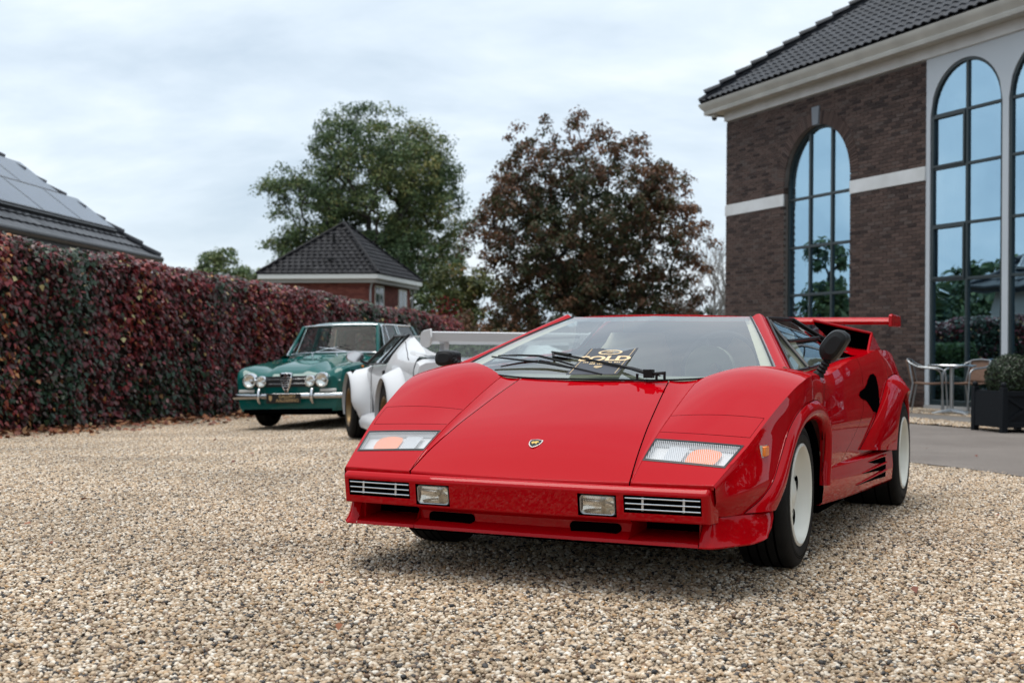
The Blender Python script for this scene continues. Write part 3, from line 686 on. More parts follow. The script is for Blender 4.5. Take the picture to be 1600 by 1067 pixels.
for i in range(40):
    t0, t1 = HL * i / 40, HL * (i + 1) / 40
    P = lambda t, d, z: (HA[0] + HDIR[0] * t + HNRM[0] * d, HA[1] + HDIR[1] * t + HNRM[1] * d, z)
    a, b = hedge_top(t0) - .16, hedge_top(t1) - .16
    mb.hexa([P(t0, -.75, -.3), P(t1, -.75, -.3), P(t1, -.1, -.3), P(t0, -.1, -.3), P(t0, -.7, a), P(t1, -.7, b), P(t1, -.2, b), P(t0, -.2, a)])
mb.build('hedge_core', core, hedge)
rs = np.random.RandomState(3)
def hedge_leaves(n, where):
    pos, nrm, tint = [], [], []
    for i in range(n):
        t = rs.uniform(0, HL); top = hedge_top(t)
        bulge = .13 * noise.noise(Vector((t * .9, 0, 1))) + .05 * noise.noise(Vector((t * 2.5, 4, 1)))
        if where == 'front':
            z = -.2 + (top + .2) * rs.uniform(0, 1) ** .95
            d = -.02 + bulge + .06 * noise.noise(Vector((t * 1.7, z * 1.7, 9))) + rs.uniform(-.13, .05) + .05 * noise.noise(Vector((t * 6, z * 2.2, 14))) - .22 * max(0, (z - (top - .25)) / .25) ** 2
            nn = np.array((HNRM[0], HNRM[1], .5)) + rs.normal(0, .42, 3)
        elif where == 'top':
            d = rs.uniform(-.8, -.05); z = top - .02 - .3 * abs((d + .42) / .38) ** 3 * .6 + rs.uniform(-.05, .06)
            nn = np.array((HNRM[0] * .5, HNRM[1] * .5, 1)) + rs.normal(0, .35, 3)
        else:
            t = HL + rs.uniform(-.1, .12); d = rs.uniform(-.8, -.05); z = rs.uniform(-.2, top - .1); nn = np.array((HDIR[0], HDIR[1], .4)) + rs.normal(0, .35, 3)
        x, y = HA + HDIR * t + HNRM * d
        zone = noise.noise(Vector((t * .55, z * .5, 21))) + .5 * noise.noise(Vector((t * 1.6, z * 1.1, 2))) + .25 * (z / top - .45)
        tv = .36 + .44 * zone + rs.normal(0, .19) + .14 * noise.noise(Vector((t * 5.5, z * .9, 33)))
        if rs.uniform() < .015: tv = rs.uniform(.9, 1)
        pos.append((x, y, z)); nrm.append(nn); tint.append(tv)
    return np.array(pos), np.array(nrm), np.array(tint)
P_, N_, T_ = [np.concatenate(q) for q in zip(hedge_leaves(44000, 'front'), hedge_leaves(12000, 'top'), hedge_leaves(800, 'end'))]
tip = np.tile(np.array((0, 0, -1.)), (len(P_), 1)) + rs.normal(0, .28, (len(P_), 3)); size = .042 + .05 * rs.uniform(0, 1, len(P_)) ** 1.4
near = np.argsort(np.where((np.abs(P_[:, 0] / P_[:, 1]) < .40) & (N_[:, 0] > 0), np.linalg.norm(P_, axis=1), 1e9))[:300]
keep = np.ones(len(P_), bool); keep[near] = False
o = link('foliage', leaves_mesh('foliage', P_[keep], N_[keep], tip[keep], size[keep], T_[keep], creeper_m), hedge); o['kind'] = 'stuff'
me1 = D.meshes.new('leaf'); me1.from_pydata([tuple(v) for v in LEAF_V], [], LEAF_F); me1.materials.append(creeper_o)
for i in near:
    z = Vector(N_[i]).normalized(); y = -(Vector(tip[i]) - z * z.dot(Vector(tip[i]))).normalized(); x = y.cross(z)
    o = link('leaf', me1, hedge); m = (Matrix((x, y, z)).transposed() * size[i]).to_4x4(); m.translation = P_[i]; o.matrix_local = m
# fallen leaves along the foot of the hedge
fall_st = [(0, (.1, .03, .02)), (.3, (.2, .06, .03)), (.6, (.3, .12, .05)), (.85, (.36, .2, .1)), (1, (.2, .13, .08))]
fall_m = tint_mat('fallen_leaf', fall_st, .6, .3)
n = 3200; t = rs.uniform(0, HL, n); d = np.abs(rs.normal(0, .42, n)) + .0; xy = HA + HDIR * t[:, None] + HNRM * d[:, None]
keepx = rs.uniform(0, 1, n) < np.array([.3 + .7 * S(noise.noise(Vector((q * .8, 1, 1))) + .5) for q in t]); xy = xy[keepx]; d = d[keepx]; n = len(xy)
zz = np.array([zg(a, b) for a, b in xy]) + .012 + rs.uniform(0, .07, n) * np.exp(-d * 2.2)
o = link('fallen_leaves', leaves_mesh('fallen_leaves', np.column_stack([xy, zz]), np.array((0, 0, 1.)) + rs.normal(0, .35, (n, 3)), rs.normal(0, 1, (n, 3)), rs.uniform(.05, .1, n), rs.uniform(0, 1, n), fall_m))
tag(o, 'brown and orange fallen leaves along the foot of the creeper', 'leaves', kind='stuff')
# a few stray leaves and twigs on the stones
SL = [(1.42, 4.05, 0), (.95, 4.55, 1), (1.9, 5.35, 0), (-.55, 3.75, 2), (2.3, 4.6, 0), (-1.9, 6.3, 1), (-2.4, 8.2, 2), (.25, 3.9, 1), (3.95, 9.9, 2), (4.35, 9.5, 2), (2.55, 5.9, 1), (-.9, 4.7, 0)]
twig_m = mat('twig_bark', (.16, .07, .035), .8)
TWL = ['reddish twig lying by the front tyre of the red car', 'short brown twig lying on pebbles in the right foreground', 'thin twig lying on pebbles at the lower right']
ti = 0; ROWS = []
for i, (x, y, k) in enumerate(SL):
    if k == 0 and ti < 3:
        a = rs.uniform(0, 3); o = MB().tube([(0, 0, .014), (.03 * math.cos(a) + .01, .012, .02), (.075 * math.cos(a) + .02, .02, .018)], [.0035, .003, .002], 6).build('twig', twig_m, None, smooth=60)
        o.location = (x, y, zg(x, y)); tag(o, TWL[ti], 'twig', 'twigs on the gravel'); ti += 1
nl = 60; xy = np.column_stack([rs.uniform(-3.5, 5.2, nl), rs.uniform(3.8, 13.5, nl)])
o = link('stray_leaves', leaves_mesh('stray_leaves', np.column_stack([xy, np.array([zg(a, b) for a, b in xy]) + .02]), np.array((0, 0, 1.)) + rs.normal(0, .3, (nl, 3)), rs.normal(0, 1, (nl, 3)), rs.uniform(.02, .045, nl), rs.uniform(0, .6, nl), fall_m))
tag(o, 'small dry leaves strewn over the pebbles', 'leaves', kind='stuff')

# ---- trees
def tree(name, label, pos, ell, ncl, lpc, crad, lsize, ramp, bark, trunk_r, seed, rough=.55, trans=.25, gap=-.12, droop=.0, trunk_h=None, lean=(0, 0), cat='tree', group=None, shell=.55, tint_shift=None, limbs=True):
    rr = np.random.RandomState(seed); root = empty(name, pos, 0, label, cat, group)
    cl = []; tries = 0; vol = np.array([e[3] * e[4] * e[5] for e in ell]); vol = vol / vol.sum()
    while len(cl) < ncl and tries < ncl * 60:
        tries += 1; e = ell[rr.choice(len(ell), p=vol)]
        u = rr.normal(0, 1, 3); u /= np.linalg.norm(u); r = rr.uniform(shell ** 3, 1) ** (1 / 3.)
        p = np.array(e[:3]) + u * r * np.array(e[3:6])
        if p[2] < .25: continue
        if noise.noise(Vector(p * (.42 if e[3] > 2 else .8)) + Vector((seed, 0, 0))) < gap: continue
        if any(np.abs(p - q).max() < crad * .35 and np.linalg.norm(p - q) < crad * .45 for q in cl): continue
        cl.append(p)
    cl = np.array(cl); cz = np.mean([e[2] for e in ell]); th = trunk_h or cz * .5
    # limbs: every clump hangs on the nearest already-placed node, counted from the trunk outward
    nodes = [np.array((lean[0] * k / 6., lean[1] * k / 6., th * k / 6.)) for k in range(7)]; par = [-1] + list(range(6))
    zt = max(e[2] for e in ell)
    for k in range(1, 6):
        nodes.append(np.array((lean[0] + rr.normal(0, .1), lean[1] + rr.normal(0, .1), th + (zt - th) * k / 5.))); par.append(len(nodes) - 2)
    order = np.argsort(np.linalg.norm(cl - nodes[6], axis=1))
    for i in order:
        p = cl[i]; A = np.array(nodes); d = np.linalg.norm(A - p, axis=1) + .35 * np.maximum(0, A[:, 2] - p[2]) + .15 * np.linalg.norm(A - nodes[6], axis=1)
        d[:4] += 3; j = int(np.argmin(d)); q = nodes[j]
        mid = (p + q) / 2 + rr.normal(0, .07, 3) * np.linalg.norm(p - q); mid[2] += .05 * np.linalg.norm(p - q)
        nodes.append(mid); par.append(j); nodes.append(p); par.append(len(nodes) - 2)
    w = np.ones(len(nodes)) * .6
    for i in range(len(nodes) - 1, 0, -1):
        if par[i] >= 0: w[par[i]] += w[i]
    rad = trunk_r * np.sqrt(w / w[0])
    mb = MB()
    for i in range(1, len(nodes)):
        if rad[i] < trunk_r * .006: continue
        sides = 8 if rad[i] > trunk_r * .4 else 5 if rad[i] > trunk_r * .1 else 3
        r0 = min(rad[par[i]], rad[i] * 1.35); mb.tube([nodes[par[i]], nodes[i]], [r0, rad[i]], sides, cap=False)
    if limbs: mb.build('trunk', bark, root, smooth=70)
    # leaves
    n = ncl_n = len(cl) * lpc; k = np.repeat(np.arange(len(cl)), lpc)
    off = rr.normal(0, 1, (n, 3)); off /= np.maximum(np.linalg.norm(off, axis=1, keepdims=True), 1e-6); off *= (rr.uniform(0, 1, (n, 1)) ** .5) * crad * np.array((1.1, 1.1, .72)) * rr.uniform(.75, 1.3, len(cl))[k][:, None]
    P = cl[k] + off; P[:, 2] -= droop * np.linalg.norm(off[:, :2], axis=1)
    good = P[:, 2] > .05
    Nn = off / crad * .8 + np.array((0, 0, .55)) + rr.normal(0, .5, (n, 3)); tipv = off / crad + np.array((0, 0, -.8 - droop)) + rr.normal(0, .6, (n, 3))
    ct = rr.normal(0, .13, len(cl)) + .25 * np.array([noise.noise(Vector(p * .25) + Vector((seed, 3, 0))) for p in cl])
    if tint_shift is not None: ct = ct + np.array([tint_shift(p) for p in cl])
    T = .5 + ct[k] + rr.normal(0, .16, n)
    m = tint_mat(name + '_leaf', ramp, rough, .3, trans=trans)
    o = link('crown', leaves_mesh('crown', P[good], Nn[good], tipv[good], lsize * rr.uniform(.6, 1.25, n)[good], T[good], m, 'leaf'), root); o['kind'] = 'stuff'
    return root
bark_d = mat('dark_bark', (.03, .026, .022), .9, vary=(.05, .042, .035), vscale=6, bump=.5, bscale=25)
bark_g = mat('grey_bark', (.16, .15, .14), .9, vary=(.22, .2, .18), vscale=5)
def px(x, y, d): return ((x - 800) / FPX * d, d)          # place by bearing at a true distance
green_st = [(0, (0.0365, 0.0638, 0.0353)), (0.3, (0.0661, 0.1094, 0.0524)), (0.6, (0.1083, 0.1596, 0.0627)), (0.85, (0.171, 0.1938, 0.0684)), (1, (0.2508, 0.2223, 0.0741))]
x, y = px(575, 0, 70)
tree('broadleaf_tree', 'large spreading green tree behind the small pyramid-roofed house', (x, y, -.26),
     [(0, 0, 10.0, 4.0, 4.2, 4.9), (-3.0, 0, 8.0, 2.9, 3.2, 2.9), (3.0, .5, 8.3, 2.5, 3.2, 3.8), (-4.5, -.5, 10.0, 1.9, 1.6, 1.1), (1.3, -1, 5.2, 4.3, 3.4, 2.6), (-2.2, -.6, 5.6, 3.2, 3, 2.4), (2.4, 0, 11.0, 2.6, 2.8, 2.6)], 1250, 85, .56, .165, green_st, bark_d, .62, 5, gap=-.36, shell=.3, trunk_h=4.5,
     tint_shift=lambda p: .10 * S((p[0] + 1) / 4) + .12 * S((6 - p[2]) / 4) - .05)
rust_st = [(0, (.026, .042, .016)), (.22, (.05, .055, .022)), (.4, (.085, .05, .026)), (.62, (.13, .06, .034)), (.85, (.19, .09, .045)), (1, (.26, .15, .065))]
x, y = px(915, 0, 44)
tree('chestnut_tree', 'wide rust-brown autumn tree left of the brick building', (x, y, -.26),
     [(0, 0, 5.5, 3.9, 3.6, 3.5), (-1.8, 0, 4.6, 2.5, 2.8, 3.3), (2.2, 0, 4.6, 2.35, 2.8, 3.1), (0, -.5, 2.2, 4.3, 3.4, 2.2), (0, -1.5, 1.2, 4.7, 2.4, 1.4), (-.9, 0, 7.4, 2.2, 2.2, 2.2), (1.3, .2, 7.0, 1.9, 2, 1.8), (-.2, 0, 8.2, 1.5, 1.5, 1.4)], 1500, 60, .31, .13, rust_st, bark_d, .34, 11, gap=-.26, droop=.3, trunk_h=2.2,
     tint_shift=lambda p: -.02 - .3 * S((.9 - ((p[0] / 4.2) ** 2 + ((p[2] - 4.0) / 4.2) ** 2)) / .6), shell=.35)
yel_st = [(0, (.03, .05, .02)), (.5, (.1, .12, .03)), (1, (.26, .2, .045))]
x, y = px(352, 0, 82)
tree('far_tree', 'far dark green tree above the creeper hedge', (x, y, -.26), [(0, 0, 5.6, 1.9, 1.8, 2.5), (-1.0, 0, 4.6, 1.3, 1.5, 1.6), (1.3, 0, 5.0, 1.2, 1.5, 1.8)], 130, 80, .5, .22, green_st[:4] + [(1, (.07, .1, .035))], bark_d, .2, 21, gap=-.3)
x, y = px(388, 0, 78)
tree('far_tree', 'far yellowing tree peeping over the creeper hedge', (x, y, -.26), [(0, 0, 4.2, 1.3, 1.3, 1.6), (.9, 0, 4.0, .9, 1, 1.2)], 80, 80, .42, .2, yel_st, bark_d, .16, 22, gap=-.3)
x, y = px(690, 0, 52)
tree('shrub', 'green and yellow shrub right of the small house', (x, y, -.26), [(0, 0, 1.9, 1.5, 1.4, 2.0), (-.8, 0, 1.4, 1, 1, 1.6), (.9, .3, 2.0, 1.0, 1, 1.7)], 110, 50, .36, .2, green_st[1:4] + [(1, (.2, .17, .05))], bark_d, .1, 31, gap=-.3, cat='shrub', trunk_h=.8)
x, y = px(728, 0, 50)
tree('shrub', 'tall yellow-green shrub between the green tree and the rust-brown tree', (x, y, -.26), [(0, 0, 2.0, 1.3, 1.2, 2.2), (-.7, 0, 3.2, 1.0, 1, 1.6), (.7, .3, 2.6, 1.1, 1, 2.0), (0, 0, 1.0, 2.2, 1.2, 1.2)], 190, 60, .36, .16, [(0, (.03, .045, .02)), (.5, (.08, .1, .03)), (.8, (.15, .14, .04)), (1, (.2, .1, .04))], bark_d, .1, 35, gap=-.35, cat='shrub', trunk_h=.8)
x, y = px(745, 0, 34)
tree('shrub', 'low olive and orange bush at the far end of the creeper', (x, y, -.2), [(0, 0, .8, 1.3, .8, 1.0), (-1.0, 0, .7, .9, .7, .85), (1.2, 0, .7, 1, .7, .8)], 120, 50, .24, .13, [(0, (.03, .035, .015)), (.5, (.08, .07, .025)), (.8, (.2, .1, .04)), (1, (.3, .13, .05))], bark_d, .06, 33, gap=-.4, cat='shrub', trunk_h=.3)
# clipped green hedge beyond the white car
lg = empty('clipped_hedge', (0, 0, 0), 0, 'low clipped green hedge behind the white car', 'hedge')
x0, y0 = px(640, 0, 25); x1, y1 = px(1000, 0, 26.5)
MB().hexa([(x0, y0, -.26), (x1, y1, -.26), (x1, y1 + .7, -.26), (x0, y0 + .7, -.26), (x0, y0 + .06, 1.05), (x1, y1 + .06, 1.05), (x1, y1 + .6, 1.05), (x0, y0 + .6, 1.05)]).build('hedge_core', core, lg)
n = 9000; a = rs.uniform(0, 1, n); fr = rs.uniform(0, 1, n) < .72
zz = np.where(fr, rs.uniform(-.15, 1.15, n), 1.1 + rs.uniform(-.05, .09, n)); dd = np.where(fr, rs.uniform(-.1, .05, n), rs.uniform(0, .65, n))
Pp = np.column_stack([x0 + (x1 - x0) * a, y0 + (y1 - y0) * a + dd, zz]); Nn = np.where(fr[:, None], np.array((0, -1, .5)), np.array((0, -.3, 1))) + rs.normal(0, .45, (n, 3))
o = link('foliage', leaves_mesh('foliage', Pp, Nn, rs.normal(0, 1, (n, 3)), rs.uniform(.05, .1, n), .4 + rs.normal(0, .2, n), tint_mat('privet_leaf', [(0, (.02, .045, .015)), (.5, (.05, .1, .025)), (1, (.12, .19, .05))], .45, .4, trans=.2), 'leaf'), lg); o['kind'] = 'stuff'
# bare trees at the right
def bare_tree(label, pos, h, seed):
    rr = random.Random(seed); mb = MB(); root = empty('bare_tree', pos, 0, label, 'tree', 'bare trees beside the brick building')
    def grow(p, d, ln, r, lv):
        q = p + d * ln; mid = (p + q) / 2 + Vector((rr.gauss(0, .03), rr.gauss(0, .03), 0)) * ln
        mb.tube([p, mid, q], [r, r * .8, r * .6], 5 if lv < 2 else 3, cap=False)
        if lv >= 5: return
        for k in range(3 if lv < 3 else 3):
            nd = (d + Vector((rr.gauss(0, .42), rr.gauss(0, .42), rr.gauss(.12, .2)))).normalized(); grow(p.lerp(q, rr.uniform(.45, 1)), nd, ln * rr.uniform(.6, .82), r * .58, lv + 1)
    grow(Vector((0, 0, 0)), Vector((rr.gauss(0, .04), 0, 1)).normalized(), h * .3, .11, 0)
    mb.build('trunk', bark_g, root)
    return root
for i, (bx, dd, h, lb) in enumerate(((1068, 58, 6.6, 'pale bare tree half hidden by the rust-brown tree'), (1092, 63, 8.2, 'tall pale bare tree, middle one beside the brick building'), (1113, 56, 7.6, 'bare tree nearest the brick corner, slim grey branches'), (1128, 66, 9.0, 'tallest bare tree directly behind the brick corner'))):
    x, y = px(bx, 0, dd); bare_tree(lb, (x, y, -.26), h, 40 + i)
x, y = px(1100, 0, 70)
tree('shrub', 'dark evergreen scrub under the bare trees', (x, y, -.26), [(0, 0, 1.6, 3.6, 1.5, 2.0), (-3, 0, 1.4, 2.6, 1.5, 1.6)], 150, 50, .45, .24, [(0, (.015, .024, .014)), (.6, (.04, .05, .026)), (1, (.09, .075, .04))], bark_d, .1, 37, gap=-.35, cat='shrub', trunk_h=.7)
# trees added out of frame, right and behind, to darken the paint's reflections
for i, (tx, ty, sc2, lb) in enumerate(((17.5, 3.0, 1.0, 'added unseen green tree right of the photographer, darkening reflections'), (14.5, -6.5, 1.1, 'added unseen green tree behind on the right, darkening reflections'), (21, 10.5, 1.0, 'added unseen green tree at the far right, darkening reflections'))):
    tree('reflection_tree', lb, (tx, ty, -.26), [(0, 0, 4.6 * sc2, 3.6 * sc2, 3.6 * sc2, 4.2 * sc2)], 190, 46, .8, .42, green_st, bark_d, .3, 71 + i, gap=-.4)
# trees out of frame to the left, seen mirrored in the windows
tree('round_tree', 'round green tree beyond the solar-panelled house', (-21, 33.5, -.26), [(0, 0, 2.5, 2.7, 2.7, 2.3)], 150, 50, .6, .3, green_st, bark_d, .3, 51, gap=-.4)
tree('conifer', 'narrow dark conifer beyond the creeper hedge', (-15.5, 37.8, -.26), [(0, 0, 2.0, 1.2, 1.2, 2.2), (0, 0, 4.2, .7, .7, 2.4)], 90, 50, .4, .25, green_st[:4] + [(1, (.05, .08, .03))], bark_d, .14, 53, gap=-.6)
tree('round_tree', 'added broad green tree, unseen behind the photographer, dark in reflections', (-9, -26, -.26), [(0, 0, 6.0, 4.5, 4.5, 4.5)], 200, 50, .8, .45, green_st, bark_d, .4, 55, gap=-.3)  # added behind the camera to give reflections a dark horizon
tree('round_tree', 'added tall green tree, unseen far behind to the right, dark in reflections', (14, -30, -.26), [(0, 0, 6.5, 5.0, 4.5, 5)], 200, 50, .8, .45, green_st, bark_d, .4, 57, gap=-.3)  # second unseen tree added for the dark horizon in reflections
# ------------------------------------------------------------------ small house with a pyramid roof
hs = empty('small_house', (0, 0, 0), 0, 'small brick house with dark pyramid roof and white eaves', 'house')
A_ = Vector((-5.08, 48.0, 0)); B_ = Vector((-3.8, 53.8, 0)); ux = (B_ - A_).normalized(); uy = Vector((-ux.y, ux.x, 0)); LX = (B_ - A_).length; LY = 4.85
hs.location = A_; hs.rotation_euler = (0, 0, math.atan2(ux.y, ux.x))     # local x runs back, y runs left
EZ = 3.62; red_brick = tint_mat('red_brick', [(0, (.12, .035, .03)), (.5, (.18, .055, .042)), (1, (.24, .08, .06))], .85, .25)
rbm = mat('red_brick_wall', (.13, .045, .035), .85, vary=(.18, .06, .05), vscale=6)
ov = .42
MB().box(ov, LX - ov, ov, LY - ov, -.3, EZ - .02).build('wall', rbm, hs)
mb = MB(); tv = []; r5 = random.Random(5)
for r in range(24):
    z = EZ - .25 - r * .075
    for k in range(int((LY - 2 * ov) / .22)):
        a = ov + k * .22 + (r % 2) * .1; q = len(mb.f); mb.box(ov - .008, ov + .02, a, a + .205, z, z + .063); tv += [r5.random()] * (len(mb.f) - q)
    for k in range(int((LX - 2 * ov) / .22)):
        a = ov + k * .22 + (r % 2) * .1; q = len(mb.f); mb.box(a, a + .205, ov - .008, ov + .02, z, z + .063); tv += [r5.random()] * (len(mb.f) - q)
o = mb.build('brickwork', red_brick, hs); set_attr(o.data, 'tint', tv); o['kind'] = 'stuff'
mb = MB(); mb.box(0, LX, 0, LY, EZ - .02, EZ + .16); mb.build('eaves_board', mat('eaves_white', (.78, .78, .75), .5), hs, bevel=.015)
mb = MB(); mb.box(.1, LX - .1, .1, LY - .1, EZ - .16, EZ - .021); mb.build('soffit', mat('grey_eaves_board', (.3, .29, .27), .6), hs)  # soffit board in one even grey
apex = Vector((LX * .5, LY * .5, 5.98)); e0 = EZ + .165
roofh = empty('roof'); roofh.parent = hs
h_tile = tint_mat('house_tile', [(0, (.010, .010, .012)), (.5, (.016, .016, .019)), (1, (.026, .026, .029))], .55, .1)
mb = MB(); tv = []
corn = [Vector((-.02, -.02, e0)), Vector((LX + .02, -.02, e0)), Vector((LX + .02, LY + .02, e0)), Vector((-.02, LY + .02, e0))]
for f in range(4):
    a, b = corn[f], corn[(f + 1) % 4]; along = (b - a); ln = along.length; along.normalize(); midp = (a + b) / 2; up = apex - midp; H = up.length; up.normalize(); nn = along.cross(up)
    if nn.z < 0: nn = -nn
    rows = int(H / .26)
    for r in range(rows):
        d = r * H / rows; half = ln / 2 * (1 - d / H); m_ = max(1, int(2 * half / .24))
        for k in range(m_):
            c = -half + (k + .5) * 2 * half / m_; w = half / m_
            pr = [(-1, .0), (-.5, .022), (0, .034), (.5, .022), (.92, .0)]
            q = len(mb.f)
            mb.grid([[midp + along * (c + w * s_) + up * d + nn * (h_ + .035) for s_, h_ in pr], [midp + along * (c + w * s_) + up * (d + H / rows * 1.12) + nn * (h_ + .0) for s_, h_ in pr]])
            mb.grid([[midp + along * (c + w * s_) + up * d + nn * (h_ + .005) for s_, h_ in pr], [midp + along * (c + w * s_) + up * d + nn * (h_ + .035) for s_, h_ in pr]])
            tv += [r5.random()] * (len(mb.f) - q)
o = mb.build('roof_tiling', h_tile, roofh, smooth=40, recalc=False); set_attr(o.data, 'tint', tv); o['kind'] = 'stuff'
mb = MB(); mb.add([*corn, apex], [(0, 1, 4), (1, 2, 4), (2, 3, 4), (3, 0, 4)]); mb.build('roof_deck', mat('house_roof_deck', (.022, .022, .025), .6), roofh)
for f in range(4):
    mb = MB(); mb.tube([corn[f].lerp(apex, i / 14) + Vector((0, 0, .04 + (.02 if i % 2 else 0))) for i in range(15)], .075, 8); mb.build('ridge_tile', h_tile, roofh, smooth=50)
mb = MB(); p = corn[3].lerp(corn[0], .5).lerp(apex, .62); mb.tube([p, p + Vector((-.05, 0, .3))], .05, 10); mb.tube([p + Vector((-.05, 0, .3)), p + Vector((-.05, 0, .36))], .09, 10); mb.build('roof_vent', DARKPL, roofh)
p = corn[3].lerp(corn[0], .58).lerp(apex, .26); MB().box(p.x - .12, p.x + .05, p.y - .1, p.y + .1, p.z, p.z + .1).build('roof_vent', DARKPL, roofh)
for a in (.9, 3.9):                                   # windows in the right-hand wall
    w = MB().box(a, a + 1.1, ov - .03, ov + .02, 2.2, 3.4).build('window', mat('house_window_frame', (.75, .74, .68), .5), hs)
    for k in range(2): MB().box(a + .07 + k * .5, a + .5 + k * .5, ov - .036, ov - .031, 2.28, 3.32).build('pane', mat('house_pane', (.05, .07, .08), .08, spec=.8), w)
MB().tube([(LX - .3, .2, EZ - .05), (LX - .25, ov - .05, EZ - .4), (LX - .25, ov - .05, 0)], .04, 8).build('downpipe', mat('grey_zinc', (.35, .36, .37), .4, metal=.6), hs)
MB().tube([(.2, .25, EZ - .05), (.25, ov - .06, EZ - .4), (.25, ov - .06, 0)], .04, 8).build('downpipe', D.materials['grey_zinc'], hs)

# ------------------------------------------------------------------ roof with solar panels on the left
sh = empty('solar_house', (0, 0, 0), 0, 'low building with solar panels on its grey tiled roof beyond the hedge', 'house')
E0 = Vector((-7.8, 28.0, 0)); ey = Vector((.084, .996, 0)).normalized()      # eave runs towards the camera
sh.location = E0; sh.rotation_euler = (0, 0, math.atan2(-ey.y, -ey.x))       # local x towards the camera, y to the right-hand side (+y = away from roof?)
# local x = -ey (towards camera); local y = z cross x
yl = Vector((0, 0, 1)).cross(-ey); sgn = 1 if yl.x < 0 else -1               # direction of the roof interior in local y
PZ = 2.86; sp_ = R(37); LEN = 17.0
def rp(x, d, h=0): return (x, sgn * (d * math.cos(sp_) - h * math.sin(sp_)), PZ + d * math.sin(sp_) + h * math.cos(sp_))
shw = mat('pale_render', (.5, .48, .45), .8)
mb = MB(); y0, y1 = sorted((sgn * .35, sgn * 8.5)); mb.box(.5, LEN, y0, y1, -.3, PZ - .05); mb.build('wall', shw, sh)
slate = tint_mat('grey_slate', [(0, (.04, .043, .05)), (.5, (.06, .064, .072)), (1, (.085, .09, .1))], .5, .3)
mb = MB(); tv = []; DM = 5.6; EXs = .3
for r in range(int(DM / EXs)):
    d = r * EXs; k0 = d * math.cos(sp_)
    x = k0
    while x < LEN:
        q = len(mb.f); w = .3
        mb.grid([[rp(x + .006, d, .035), rp(x + w * .5, d, .05), rp(x + w - .006, d, .035)], [rp(x + .006, d + EXs * 1.1, .0), rp(x + w * .5, d + EXs * 1.1, .015), rp(x + w - .006, d + EXs * 1.1, .0)]], flip=sgn > 0)
        mb.grid([[rp(x + .006, d, .0), rp(x + w - .006, d, .0)], [rp(x + .006, d, .035), rp(x + w - .006, d, .035)]], flip=sgn > 0)
        tv += [r5.random()] * (len(mb.f) - q); x += w
rf = empty('roof'); rf.parent = sh
o = mb.build('roof_tiling', slate, rf, smooth=40); set_attr(o.data, 'tint', tv); o['kind'] = 'stuff'
mb = MB(); k = DM * math.cos(sp_); mb.add([rp(0, 0, -.01), rp(LEN, 0, -.01), rp(LEN, DM, -.01), rp(k, DM, -.01), (0, sgn * 2 * k, PZ)], [(0, 1, 2, 3), (0, 3, 4)]); mb.build('roof_deck', mat('slate_deck', (.08, .085, .09), .6), rf)
mb = MB()
for i in range(15):
    a, b = i / 15 * DM, (i + 1) / 15 * DM + .03; mb.tube([Vector(rp(a * math.cos(sp_), a, .07)), Vector(rp(b * math.cos(sp_), b, .03))], [.085, .065], 8)
mb.build('ridge_tile', slate, rf, smooth=50)
mb = MB(); mb.tube([(-.05, -sgn * .06, PZ - .02), (LEN, -sgn * .06, PZ - .02)], .07, 10); mb.box(-.02, LEN, min(-sgn * .02, sgn * .02), max(-sgn * .02, sgn * .02), PZ - .17, PZ - .06); mb.build('gutter', mat('dark_gutter', (.04, .042, .045), .4), sh, smooth=50)
sol = mat('solar_cell', (.018, .03, .06), .2, coat=.35, spec=.4, vary=(.03, .045, .085), vscale=3); rail = mat('panel_frame', (.3, .31, .33), .35, metal=.8)
for r in range(3):
    d0 = .78 + r * 1.08
    for k in range(9):
        x0 = 1.02 + r * .84 + k * 1.68 - (.0 if r else 0)
        if x0 + 1.65 > LEN: continue
        p = MB().hexa([rp(x0, d0, .08), rp(x0 + 1.65, d0, .08), rp(x0 + 1.65, d0 + 1.05, .08), rp(x0, d0 + 1.05, .08), rp(x0, d0, .12), rp(x0 + 1.65, d0, .12), rp(x0 + 1.65, d0 + 1.05, .12), rp(x0, d0 + 1.05, .12)]).build('solar_panel', rail, rf, recalc=True)
        MB().quad(rp(x0 + .025, d0 + .025, .123), rp(x0 + 1.625, d0 + .025, .123), rp(x0 + 1.625, d0 + 1.025, .123), rp(x0 + .025, d0 + 1.025, .123)).build('cell_face', sol, p, recalc=True)
mb = MB(); mb.hexa([rp(1.0, .7, .02), rp(LEN, .7, .02), rp(LEN, .76, .02), rp(1.0, .76, .02), rp(1.0, .7, .1), rp(LEN, .7, .1), rp(LEN, .76, .1), rp(1.0, .76, .1)]); mb.build('mounting_rail', DARKPL, rf, recalc=True)
